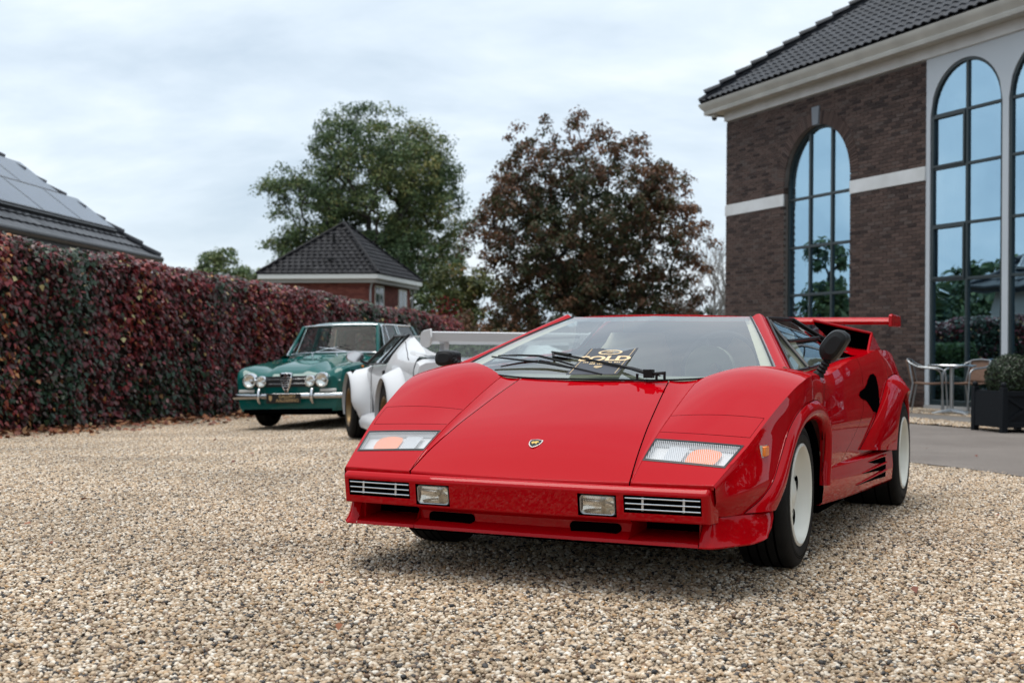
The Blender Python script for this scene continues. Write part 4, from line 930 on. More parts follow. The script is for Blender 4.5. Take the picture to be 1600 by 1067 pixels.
# ------------------------------------------------------------------ red wedge sports car (x forward, y left, z up)
YAW = R(24.36); RC = (.9162, 6.7696, 0)
def car_rz(yaw): return math.atan2(-math.cos(yaw), -math.sin(yaw))
red = empty('sports_car', RC, car_rz(YAW), 'red wedge-shaped sports car with white wheels and rear wing in the foreground', 'car')
def paint(name, col, rough=.38, coat=.6, ior=1.4):
    m, nt, p, out = newmat(name)
    p.inputs['Base Color'].default_value = (*col, 1); p.inputs['Roughness'].default_value = rough
    p.inputs['Coat Weight'].default_value = coat; p.inputs['Coat Roughness'].default_value = .012; p.inputs['Coat IOR'].default_value = ior
    p.inputs['Specular IOR Level'].default_value = 0.0
    t = nt.nodes.new('ShaderNodeTexCoord'); n = nt.nodes.new('ShaderNodeTexNoise'); n.inputs['Scale'].default_value = 3.5; n.inputs['Detail'].default_value = 2
    nt.links.new(t.outputs['Object'], n.inputs['Vector'])
    b = nt.nodes.new('ShaderNodeBump'); b.inputs['Strength'].default_value = .035; b.inputs['Distance'].default_value = .02
    nt.links.new(n.outputs[0], b.inputs['Height']); nt.links.new(b.outputs[0], p.inputs['Coat Normal'])
    return m
RED = paint('red_paint', (.375, .0003, .004), coat=.6, ior=1.42)
WS_GLASS = glass_mat('windscreen_glass', (.9, .97, .94), 2.9)
SD_GLASS = glass_mat('side_glass', (.72, .8, .77), 1.38)
CREAM = mat('cream_leather', (.52, .46, .34), .55, vary=(.46, .4, .3), vscale=9)
HEADLINER = mat('dark_trim', (.05, .05, .05), .8)
X_ = [2.16, 2.05, 1.9, 1.8, 1.7, 1.6, 1.5, 1.4, 1.3, 1.2, 1.1, 1.0, .9, .8]
EYf = itp(X_, [.755, .780, .814, .832, .846, .860, .875, .887, .896, .896, .890, .881, .873, .871])
EZf = itp(X_, [.410, .465, .538, .588, .633, .675, .714, .747, .770, .782, .787, .787, .785, .783])
CZf = itp([2.178, 2.049, 1.9, 1.843, 1.704, 1.5, 1.325, 1.2, 1.0], [.408, .482, .552, .577, .631, .707, .764, .792, .83])
CRf = itp([2.2, 1.85, 1.65, 1.45, 1.25, 1.05], [.0, .002, .014, .03, .038, .028])
CY = .455
def noseX(y): return 2.188 - .05 * y * y
def Xend(t): return 1.325 - .28 * (t / .7) * .7 if t < .7 else lerp(1.325 - .196, .93, (t - .7) / .3)
def ftop(X, t):
    if X > 2.05:
        y = lerp(CY, EYf(2.1), t); X = lerp(2.05, noseX(y), (X - 2.05) / .12)
    elif X < 1.5: X = lerp(1.5, Xend(t), (1.5 - X) / .5)
    y = lerp(CY, EYf(X), t); z = lerp(CZf(X), EZf(X), t) + CRf(X) * (max(0, math.sin(math.pi * max(0, min(1, t)))) ** .9)
    return (X, y, z)
def cellgrid(us, vs, fn, skip=None):
    mb = MB(); n, m = len(us), len(vs)
    V_ = [fn(u, v) for u in us for v in vs]; F_ = []
    for i in range(n - 1):
        for j in range(m - 1):
            if skip and skip((us[i] + us[i + 1]) / 2, (vs[j] + vs[j + 1]) / 2): continue
            F_.append((i * m + j, i * m + j + 1, (i + 1) * m + j + 1, (i + 1) * m + j))
    return mb.add(V_, F_)
def frange(a, b, n): return [a + (b - a) * i / n for i in range(n + 1)]
XL = frange(2.17, 2.056, 5) + [2.053, 2.045] + frange(2.03, 1.925, 5) + [1.905, 1.90] + frange(1.885, 1.86, 2) + [1.852, 1.848] + frange(1.83, 1.73, 5) + [1.708, 1.704] + frange(1.68, 1.0, 30)
TL = [0, .006, .014] + frange(.06, .9, 14) + [.945, .952, .958, .975, 1.0]
LAMP = (1.905, 2.053, .006, .958); POP = (1.708, 1.852, -.01, .958)
def inlamp(X, t): return (LAMP[0] < X < LAMP[1] and LAMP[2] < t < LAMP[3]) or (POP[0] < X < POP[1] and t < POP[3])
TX = [1.05, .87, .7, .35, .02, -.27, -.8, -1.1, -1.4, -1.62, -1.76, -1.84]
TYf = itp(TX, [.884, .873, .870, .872, .874, .876, .876, .872, .862, .85, .838, .825]); TZf = itp(TX, [.787, .785, .782, .815, .853, .868, .903, .905, .89, .855, .79, .70])
WAf = itp([1.05, .5, 0, -.5, -.9, -1.25, -1.6, -1.84], [.895, .915, .925, .935, .943, .943, .93, .90])
def side2(X, r):
    zt = TZf(X); wa = WAf(X); yt = TYf(X); zb = .36; z = lerp(zt, zb, r)
    f = itp([zb, .47, .56, .64, zt - .055, zt], [wa - .012, wa - .002, wa, wa - .008, yt + .022, yt]) if zt > .72 else (lambda q: wa - .01)
    return (X, f(z), z)
def s2y(X, Z): return side2(X, (TZf(X) - Z) / (TZf(X) - .36))[1]
YLOW = itp([2.15, 2.05, 1.95, 1.8, 1.65, 1.4, 1.0, .8], [.757, .806, .846, .873, .886, .892, .892, .892])
ZBOT = .292
def fside(X, r):
    X2 = X
    if X > 2.05: X2 = lerp(2.05, noseX(.757) + .0, (X - 2.05) / .12)
    z = lerp(EZf(X2), ZBOT, r); y = EYf(X2) + (YLOW(X2) - EYf(X2)) * (.25 * r + .75 * S((r - .02) / .75)) + .006 * S(r / .1) - .04 * S((r - .5) / .6) * S((X2 - 1.7) / .3)
    if X2 < 1.15: y = lerp(y, s2y(X2, max(z, .37)), S((1.15 - X2) / .26))
    if X > 2.05: X2 = X2 - .03 * S(r * 1.2) * (X - 2.05) / .12
    return (X2, y, z)
F_LIP = [(1.775, .293), (1.70, .335), (1.63, .385), (1.55, .465), (1.42, .545), (1.28, .588), (1.13, .600), (.98, .592), (.89, .562), (.852, .50), (.845, .42), (.85, .36), (.855, .30)]
F_SEAM = [(1.965, .297), (1.87, .345), (1.77, .405), (1.66, .485), (1.53, .585), (1.40, .648), (1.24, .678), (1.06, .682), (.93, .660), (.84, .61), (.80, .52), (.79, .42), (.795, .30)]
def inpoly(x, y, P):
    c = False; j = len(P) - 1
    for i in range(len(P)):
        if (P[i][1] > y) != (P[j][1] > y) and x < (P[j][0] - P[i][0]) * (y - P[i][1]) / (P[j][1] - P[i][1]) + P[i][0]: c = not c
        j = i
    return c
F_HOLE = [((a[0] + b[0]) / 2, (a[1] + b[1]) / 2) for a, b in zip(F_LIP, F_SEAM)] + [(.82, 0), (1.87, 0)]
def side_hole(X, r): p = fside(X, r); return inpoly(p[0], p[2], F_HOLE)
def body_y(X, Z):                                  # side surface as a height field
    r = max(0, min(1, (EZf(X) - Z) / (EZf(X) - ZBOT))); return fside(X, r)[1]
both = (1, -1)
def sided(mb, s): return mb if s > 0 else mb.mirror_y()
XS = frange(2.17, 2.05, 4) + frange(2.03, .866, 60)
for s in both:
    mb = cellgrid(XL, TL, ftop, inlamp)
    # front lip of the nose
    mb.grid([[ftop(2.17, t) for t in TL], [(ftop(2.17, t)[0] - .002, ftop(2.17, t)[1], ftop(2.17, t)[2] - .018) for t in TL], [(ftop(2.17, t)[0] - .03, ftop(2.17, t)[1], ftop(2.17, t)[2] - .022) for t in TL]], flip=True)
    mb.join(cellgrid(XS, frange(0, 1, 26), fside, side_hole))
    o = sided(mb, s).build('front_fender', RED, red, smooth=38, merge=1e-4, recalc=True)
    md = o.modifiers.new('bevel', 'BEVEL'); md.width = .0025; md.segments = 2; md.limit_method = 'ANGLE'; md.angle_limit = R(42); md.harden_normals = False
    # flap over the hidden headlamp
    tl = [t for t in TL if .001 < t < .957]
    pm = MB(); pm.surf(lambda a, b: ftop(a, b), 1.849, 1.711, 6, .004, .9535, 16)
    pm.join(MB().grid([[ftop(x, t) for x in (1.849, 1.711)] for t in (.004, .9535)]).mapv(lambda x, y, z: (x, y, z - .02)))
    sided(pm, s).build('headlamp_flap', RED, red, smooth=40, recalc=False)
    mb = MB(); mb.surf(lambda a, b: (ftop(a, b)[0], ftop(a, b)[1], ftop(a, b)[2] - .008), 1.856, 1.704, 3, -.002, .962, 8); sided(mb, s).build('flap_gap', VOID, red)
    # lamp: black frame, housing, amber and clear reflectors, ribbed lens
    def at(X, t, dz=0): p = ftop(X, t); return (p[0], p[1], p[2] + dz)
    cs = [(LAMP[1], LAMP[2]), (LAMP[1], LAMP[3]), (LAMP[0], LAMP[3]), (LAMP[0], LAMP[2])]
    fr = MB()
    def lampring(i0, i1, dz):
        o_ = []; 
        x0, x1, t0, t1 = LAMP[0] + i0, LAMP[1] - i0, LAMP[2] + i1, LAMP[3] - i1
        n = 12
        o_ += [at(x1, lerp(t0, t1, k / n), dz) for k in range(n)] + [at(lerp(x1, x0, k / 4), t1, dz) for k in range(4)]
        o_ += [at(x0, lerp(t1, t0, k / n), dz) for k in range(n)] + [at(lerp(x0, x1, k / 4), t0, dz) for k in range(4)]
        return o_
    rings = [lampring(-.002, -.004, .0015), lampring(.008, .018, .003), lampring(.009, .02, -.01)]
    for a, b in zip(rings, rings[1:]):
        k = len(a); fr.add(a + b, [(i, (i + 1) % k, k + (i + 1) % k, k + i) for i in range(k)])
    lampf = sided(fr, s).build('turn_lamp', DARKPL, red, smooth=50)
    hz = MB(); hz.surf(lambda a, b: at(a, b, -.03), LAMP[1] - .004, LAMP[0] + .004, 4, LAMP[2] + .006, LAMP[3] - .006, 8)
    for (t0, t1) in ((LAMP[2], LAMP[2]), (LAMP[3], LAMP[3])):
        hz.grid([[at(x, t0, 0) for x in (LAMP[0], LAMP[1])], [at(x, t0, -.03) for x in (LAMP[0], LAMP[1])]])
    for x0 in (LAMP[0], LAMP[1]): hz.grid([[at(x0, t, 0) for t in frange(LAMP[2], LAMP[3], 6)], [at(x0, t, -.03) for t in frange(LAMP[2], LAMP[3], 6)]])
    sided(hz, s).build('housing', mat('lamp_housing', (.7, .71, .72), .3), lampf)
    am = MB().surf(lambda a, b: at(a, lerp(.44, .79, .5 + (b - .5) * (1 - .22 * abs((a - 1.978) / .047) ** 3)), -.016 + .006 * math.cos((b - .5) * 3)), 2.025, 1.93, 8, 0, 1, 8); sided(am, s).build('amber_reflector', mat('amber_reflector', (.82, .2, .02), .4, coat=.2), lampf)
    cl = MB().surf(lambda a, b: at(a, b, -.012), 2.03, 1.925, 3, .20, .41, 4); sided(cl, s).build('clear_reflector', mat('clear_reflector', (.7, .7, .7), .15, metal=.7), lampf)
    ln = MB().surf(lambda a, b: at(a, b, .001), LAMP[1] - .009, LAMP[0] + .009, 8, LAMP[2] + .02, LAMP[3] - .02, 16)
    if 'lamp_lens' not in D.materials:
        m, nt, p, out = newmat('lamp_lens'); nt.nodes.remove(p)
        t_ = nt.nodes.new('ShaderNodeTexCoord'); wv = nt.nodes.new('ShaderNodeTexWave'); wv.bands_direction = 'Y'; wv.inputs['Scale'].default_value = 44
        mpg = nt.nodes.new('ShaderNodeMapping'); mpg.inputs['Rotation'].default_value = (0, 0, R(-12)); nt.links.new(t_.outputs['Object'], mpg.inputs[0]); nt.links.new(mpg.outputs[0], wv.inputs[0])
        tr = nt.nodes.new('ShaderNodeBsdfTransparent'); tr.inputs[0].default_value = (.92, .92, .92, 1); df = nt.nodes.new('ShaderNodeBsdfPrincipled'); df.inputs['Base Color'].default_value = (.75, .76, .78, 1); df.inputs['Roughness'].default_value = .12; df.inputs['Coat Weight'].default_value = .6
        mr = nt.nodes.new('ShaderNodeMapRange'); mr.inputs[3].default_value = .06; mr.inputs[4].default_value = .52; nt.links.new(wv.outputs[1], mr.inputs[0])
        mx = nt.nodes.new('ShaderNodeMixShader'); nt.links.new(mr.outputs[0], mx.inputs[0]); nt.links.new(tr.outputs[0], mx.inputs[1]); nt.links.new(df.outputs[0], mx.inputs[2]); nt.links.new(mx.outputs[0], out.inputs[0])
    sided(ln, s).build('lens', D.materials['lamp_lens'], lampf, smooth=60)
    # front wheel flare: from the seam on the body out to the lip
    n = 60
    A = curve3([(x, body_y(x, z) + .003, z) for x, z in F_SEAM], n); B = curve3([(x, .892 if x < 1.72 else .888, z) for x, z in F_LIP], n)
    rows = []
    for f, dy in ((-.0, -.02), (0, .0), (.12, .012), (.35, .022), (.6, .024), (.82, .016), (.95, .007), (1, -.004)):
        rows.append([a.lerp(b, f) + Vector((0, dy, 0)) for a, b in zip(A, B)])
    rows.append([b + Vector((0, -.016, .001)) for b in B])
    sided(MB().grid(rows, flip=True), s).build('front_wheel_arch', RED, red, smooth=40, recalc=True)
    mb = MB(); mb.tube([a + Vector((0, .0015, 0)) for a in A], .0011, 5); sided(mb, s).build('arch_seam', VOID, red)
    # wheel well
    mb = MB(); mb.grid([[(1.25 + .47 * math.cos(a), y, .27 + .36 * math.sin(a)) for a in frange(-.1, math.pi + .1, 24)] for y in (.45, .872)]); mb.add([(1.25 + .47 * math.cos(a), .45, .27 + .36 * math.sin(a)) for a in frange(-.1, math.pi + .1, 24)], [tuple(range(25))])
    sided(mb, s).build('wheel_well', VOID, red)
    # side marker
    p = Vector((1.80, body_y(1.80, .512), .512))
    mk = MB(); mk.box(-.022, .022, -.006, .014, -.019, .019); mk.mapv(lambda x, y, z: (p.x + x, p.y + y - x * .12, p.z + z)); mko = sided(mk, s).build('side_marker', mat('amber_lens', (.9, .22, .015), .2, coat=.6), red, bevel=.004)
    mk = MB(); mk.box(-.026, .026, -.006, .004, -.023, .023); mk.mapv(lambda x, y, z: (p.x + x, p.y + y - x * .12, p.z + z)); sided(mk, s).build('marker_base', CHROME, mko)

# hood between the creases, with the shut lines
def hoodz(X, y): return CZf(X) + .013 * (1 - (y / CY) ** 2) * S((2.19 - X) / .25)
SEAMY = itp([2.18, 1.816, 1.314, 1.2], [.450, .398, .334, .318])
def hx(u, y): return lerp(noseX(y), 1.40 - .36 * (y) ** 2, u)
def hood_pt(u, v):
    X = lerp(2.18, 1.36, u); y = v * (SEAMY(X) - .0025); X = hx(u, y); return (X, y, hoodz(X, y))
def strip_pt(u, t):
    X = lerp(2.18, 1.36, u); y = lerp(SEAMY(X) + .0025, CY, t); X = hx(u, y); return (X, y, hoodz(X, y) - .004 * math.sin(math.pi * t))
mb = MB(); mb.surf(hood_pt, 0, 1, 40, -1, 1, 32, flip=True)
fl = [hood_pt(0, v) for v in frange(-1, 1, 32)]
mb.grid([fl, [(x - .002, y, z - .018) for x, y, z in fl], [(x - .03, y, z - .022) for x, y, z in fl]])
o = mb.build('hood', RED, red, smooth=40, merge=1e-4, recalc=True)
md = o.modifiers.new('bevel', 'BEVEL'); md.width = .005; md.segments = 2; md.limit_method = 'ANGLE'; md.angle_limit = R(42)
for s in both:
    mb = MB(); mb.surf(strip_pt, 0, 1, 40, 0, 1, 6, flip=True)
    fl = [strip_pt(0, t) for t in frange(0, 1, 6)]; mb.grid([fl, [(x - .002, y, z - .018) for x, y, z in fl]])
    sided(mb, s).build('hood_side_panel', RED, red, smooth=40, merge=1e-4, recalc=True)
    mb = MB(); mb.grid([[(lambda q: (q[0], q[1] + d, q[2] - .012))(strip_pt(u, 0)) for d in (-.02, .016)] for u in frange(0, 1, 40)]); sided(mb, s).build('shut_line', VOID, red)
# shield badge
bx, bz = 1.995, hoodz(1.995, 0); sl = math.atan2(CZf(1.95) - CZf(2.04), .09)
def bdg(a, b, h): return (bx - b * math.cos(sl) - h * -math.sin(sl) * 1, a - .0, bz + b * math.sin(sl) + h * math.cos(sl))
shield = [(a * .86, b * .86) for a, b in ((-.030, .028), (0, .034), (.030, .028), (.032, .008), (.026, -.014), (.013, -.032), (0, -.040), (-.013, -.032), (-.026, -.014), (-.032, .008))]
bd = MB().prism(shield, 0, .004, bdg).build('badge', mat('badge_silver', (.85, .83, .75), .25, metal=.8), red, recalc=True, bevel=.001)
MB().prism([(a * .84, b * .84) for a, b in shield], .0041, .005, bdg).build('badge_field', mat('badge_black', (.01, .01, .01), .15), bd, recalc=True)
bull = [(a * .86, b * .86) for a, b in ((-.018, .002), (-.012, .009), (-.003, .008), (.004, .013), (.012, .012), (.019, .006), (.016, .001), (.012, .002), (.010, -.006), (.013, -.013), (.009, -.014), (.005, -.006), (-.003, -.005), (-.007, -.013), (-.011, -.013), (-.010, -.004), (-.015, -.006))]
MB().prism(bull, .0051, .006, bdg).build('badge_bull', mat('badge_gold', (.75, .5, .12), .3, metal=.6), bd, recalc=True)

# bumper: face with openings for grilles and fog lamps, wrapped ends
def bump_x(y, z): return 2.222 - .028 * y * y / .55 - .16 * max(0, (.385 - z)) - (.02 * S((z - .378) / .02))
YB = [0, .06, .13, .2, .262, .41, .437, .5, .6, .72, .735]; ZB = [.274, .283, .303, .364, .367, .38, .39, .3965]
mb = MB(); rows = []
def bump_hole(y, z): return (.437 < y < .72 and .303 < z < .367) or (.262 < y < .41 and .283 < z < .364)
g = cellgrid(YB, ZB, lambda y, z: (bump_x(y, z), y, z), bump_hole); mb.join(g); mb.join(g.mirror_y())
for s in both:
    e_ = []
    for z in ZB: e_.append([(bump_x(.735, z), s * .735, z), (bump_x(.735, z) - .008, s * .744, z), (bump_x(.735, z) - .03, s * .7475, z), (2.10, s * .757, z)])
    mb.grid(e_, flip=s > 0)
top = [[(bump_x(y, .3965), y, .3965), (2.14 - .05 * y * y, y, .3975)] for y in [-q for q in YB[::-1]] + YB[1:]]; mb.grid(top)
bot = [[(bump_x(y, .274), y, .274), (2.12 - .05 * y * y, y, .268)] for y in [-q for q in YB[::-1]] + YB[1:]]; mb.grid(bot, flip=True)
bump_o = mb.build('front_bumper', RED, red, smooth=50, merge=1e-4, recalc=True)
md = bump_o.modifiers.new('bevel', 'BEVEL'); md.width = .006; md.segments = 2; md.limit_method = 'ANGLE'; md.angle_limit = R(48)
mb = MB(); mb.box(2.04, 2.13, -.72, .72, .27, .40); mb.build('bumper_gap', VOID, red)
for s in both:
    # grille recess and bars
    q = MB(); bxk = 2.15
    for (y0, y1, z0, z1) in ((.437, .72, .303, .367), (.262, .41, .283, .364)):
        c4 = [(y0, z0), (y1, z0), (y1, z1), (y0, z1)]
        q.grid([[(bump_x(y, z), y, z) for y, z in c4 + c4[:1]], [(bxk, y, z) for y, z in c4 + c4[:1]]]); q.quad(*[(bxk, y, z) for y, z in c4])
    sided(q, s).build('grille_recess', VOID, bump_o)
    gl_ = MB()
    for z in (.356, .336, .316): gl_.tube([(bump_x(y, z) - .004, y, z) for y in frange(.442, .715, 4)], .0026, 6)
    for y in (.505, .655): gl_.box(bump_x(y, .33) - .012, bump_x(y, .33) - .006, y - .004, y + .004, .312, .36)
    sided(gl_, s).build('grille_bars', STEEL, bump_o, smooth=50)
    # fog lamp
    yc, zc_ = .336, .3235; W_, H_ = .070, .038
    def rr_(w, h, x, k=7):
        o_ = []
        rad = .014
        for (cy, cz, a0) in ((w - rad, h - rad, 0), (-w + rad, h - rad, math.pi / 2), (-w + rad, -h + rad, math.pi), (w - rad, -h + rad, 1.5 * math.pi)):
            o_ += [(x + .16 * (cz + rad * math.sin(a0 + math.pi / 2 * i / 4)) * 1 - .0, yc + cy + rad * math.cos(a0 + math.pi / 2 * i / 4), zc_ + cz + rad * math.sin(a0 + math.pi / 2 * i / 4)) for i in range(5)]
        return o_
    fx = bump_x(.336, .3235)
    rings = [rr_(W_, H_, fx - .03), rr_(W_, H_, fx - .008), rr_(W_ - .003, H_ - .003, fx - .003), rr_(W_ - .007, H_ - .006, fx - .005)]
    fg = MB()
    for a, b in zip(rings, rings[1:]): k = len(a); fg.add(a + b, [(i, (i + 1) % k, k + (i + 1) % k, k + i) for i in range(k)])
    fog = sided(fg, s).build('fog_lamp', mat('lamp_rim', (.35, .35, .36), .25, metal=.9), bump_o, smooth=40, recalc=True)
    lensr = [rr_((W_ - .007) * k, (H_ - .006) * k, fx - .005 + .006 * (1 - k * k)) for k in (1, .75, .5, .25, .02)]
    fl_ = MB()
    for a, b in zip(lensr, lensr[1:]): k = len(a); fl_.add(a + b, [(i, (i + 1) % k, k + (i + 1) % k, k + i) for i in range(k)])
    if 'ribbed_glass' not in D.materials:
        m, nt, p, out = newmat('ribbed_glass'); nt.nodes.remove(p)
        t_ = nt.nodes.new('ShaderNodeTexCoord'); wv = nt.nodes.new('ShaderNodeTexWave'); wv.bands_direction = 'Y'; wv.inputs['Scale'].default_value = 45; nt.links.new(t_.outputs['Object'], wv.inputs[0])
        b_ = nt.nodes.new('ShaderNodeBump'); b_.inputs['Strength'].default_value = .5; b_.inputs['Distance'].default_value = .004; nt.links.new(wv.outputs[1], b_.inputs['Height'])
        tr = nt.nodes.new('ShaderNodeBsdfTransparent'); tr.inputs[0].default_value = (.97, .96, .93, 1); gl2 = nt.nodes.new('ShaderNodeBsdfGlossy'); gl2.inputs['Roughness'].default_value = .08; nt.links.new(b_.outputs[0], gl2.inputs['Normal'])
        mx = nt.nodes.new('ShaderNodeMixShader'); mx.inputs[0].default_value = .3; nt.links.new(tr.outputs[0], mx.inputs[1]); nt.links.new(gl2.outputs[0], mx.inputs[2]); nt.links.new(mx.outputs[0], out.inputs[0])
    sided(fl_, s).build('lens', D.materials['ribbed_glass'], fog, smooth=60)
    rf_ = MB().surf(lambda a, b: (fx - .05 + .04 * min(1, (a * a + b * b) * .55) + .16 * (H_ - .006) * b, yc + (W_ - .007) * a, zc_ + (H_ - .006) * b), -1, 1, 10, -1, 1, 8)
    sided(rf_, s).build('reflector', mat('lamp_reflector', (.92, .9, .85), .1, metal=1.), fog, smooth=60, recalc=True)
    sided(MB().lathe([(.0, .024), (.008, .02), (.009, .0)], 10, 'x', (fx - .045, yc, zc_)), s).build('bulb', mat('bulb_cap', (.5, .45, .35), .3, metal=.8), fog, smooth=60)

# chin spoiler: valance, lip, corner scoops
def lip_x(y): return 2.170 - .02 * y * y / .5
VYS = frange(-.44, .44, 44)
def val(y, k):       # k 0 top .. 1 lip top
    pts = [(2.155 - .05 * y * y, .272), (2.118 - .05 * y * y, .252), (2.118 - .04 * y * y, .222), (lip_x(y) - .01, .204), (lip_x(y), .199), (lip_x(y) + .001, .187), (lip_x(y) - .02, .182), (2.0, .182)]
    return pts[k]
def oval(y, z): a = abs(y); cy = max(.215, min(.38, a)); return ((a - cy) ** 2 + (z - .234) ** 2) < .0175 ** 2
mb = MB()
ks = []
def valp(y, q):      # q along the profile, continuous
    i = min(int(q), 6); f = q - i; a, b = val(y, i), val(y, i + 1); return (lerp(a[0], b[0], f), y, lerp(a[1], b[1], f))
mb.join(cellgrid(frange(-.44, .44, 44), [0, .5, 1, 1.33, 1.66, 2, 2.5, 3, 4, 5, 6, 7], valp))
sp_o = mb.build('chin_spoiler', RED, red, smooth=35, recalc=True)
for s in both:
    # oval slot: dark inset with a rounded rim on the valance
    ov_ = []
    for i in range(24):
        a = 2 * math.pi * i / 24; cy = .378 if math.cos(a) > 0 else .217; ov_.append((cy + .02 * math.cos(a), .231 + .019 * math.sin(a)))
    def onv(y, z, h): 
        x = 2.118 - .045 * y * y + (lerp(0, .03, (z - .252) / .02) if z > .252 else (lerp(0, .035, (.222 - z) / .018) if z < .222 else 0)); return (x + h, y, z)
    sided(MB().prism(ov_, -.03, .0035, onv), s).build('air_slot', VOID, sp_o, recalc=True)
    # corner scoop
    mb = MB()
    fl = [(.44, 2.165), (.55, 2.163), (.65, 2.160), (.70, 2.158)]
    mb.grid([[(x - .0, y, .199) for y, x in fl], [(x - .03, y, .205) for y, x in fl], [(1.98, y, .222) for y, x in fl]], flip=True)       # floor
    mb.grid([[(x, y, .199) for y, x in fl], [(x + .001, y, .187) for y, x in fl], [(2.0, y, .182) for y, x in fl]])                         # lip front and underside
    mb.grid([[(2.12, .44, .272), (2.118, .44, .252), (2.15, .44, .204)], [(1.99, .455, .27), (1.99, .455, .24), (1.99, .455, .22)]])      # inner wall
    # outer corner: wraps round to the wheel arch
    path = [((2.158, .70), (2.13, .702), (2.10, .70)), ((2.161, .738), (2.148, .722), (2.122, .728)), ((2.135, .764), (2.125, .750), (2.105, .744)), ((2.07, .800), (2.06, .788), (2.04, .775)), ((1.985, .845), (1.98, .838), (1.965, .822)), ((1.895, .882), (1.86, .882), (1.84, .868)), ((1.893, .882), (1.83, .886), (1.78, .880))]
    lo = curve3([(p[0][0], p[0][1], .186 + (.012 if i > 4 else 0)) for i, p in enumerate(path)], 30); mi = curve3([(p[1][0], p[1][1], .232) for p in path], 30); hi = curve3([(p[2][0], p[2][1], .290) for p in path], 30)
    lo2 = [p + Vector((-.03, -.03, -.003)) for p in lo]
    mb.grid([lo2, lo, [a.lerp(b, .12) + Vector((.004, .003, .0)) for a, b in zip(lo, mi)], [a.lerp(b, .5) for a, b in zip(lo, mi)], mi, [a.lerp(b, .6) + Vector((0, .004, 0)) for a, b in zip(mi, hi)], hi, [p + Vector((-.01, -.02, .004)) for p in hi]])
    mb.grid([[(2.10, .70, .287), (2.13, .70, .235), (2.158, .70, .188)], [(1.98, .69, .287), (1.98, .69, .235), (1.98, .69, .20)]])
    sided(mb, s).build('scoop', RED, sp_o, smooth=45, recalc=True)
    sided(MB().box(1.96, 1.985, .45, .70, .19, .30), s).build('scoop_duct', VOID, sp_o)
    sided(MB().box(2.0, 2.105, .69, .735, .192, .286), s).build('scoop_filler', RED, sp_o)
MB().box(1.98, 2.09, -.44, .44, .19, .272).build('valance_back', VOID, red)
mb = MB(); mb.box(-1.85, 1.98, -.56, .56, .15, .24); mb.box(-.72, .80, -.86, .86, .17, .23); mb.box(1.66, 1.99, -.80, .80, .185, .22); mb.build('underbody', VOID, red)
for s in both: sided(MB().tube([Vector(ftop(x, 0)) + Vector((0, 0, .0005)) for x in frange(2.168, 1.0, 60)], .0022, 6), s).build('highlight_bead', RED, red, smooth=60)  # thin bead added along the crease to catch a highlight line

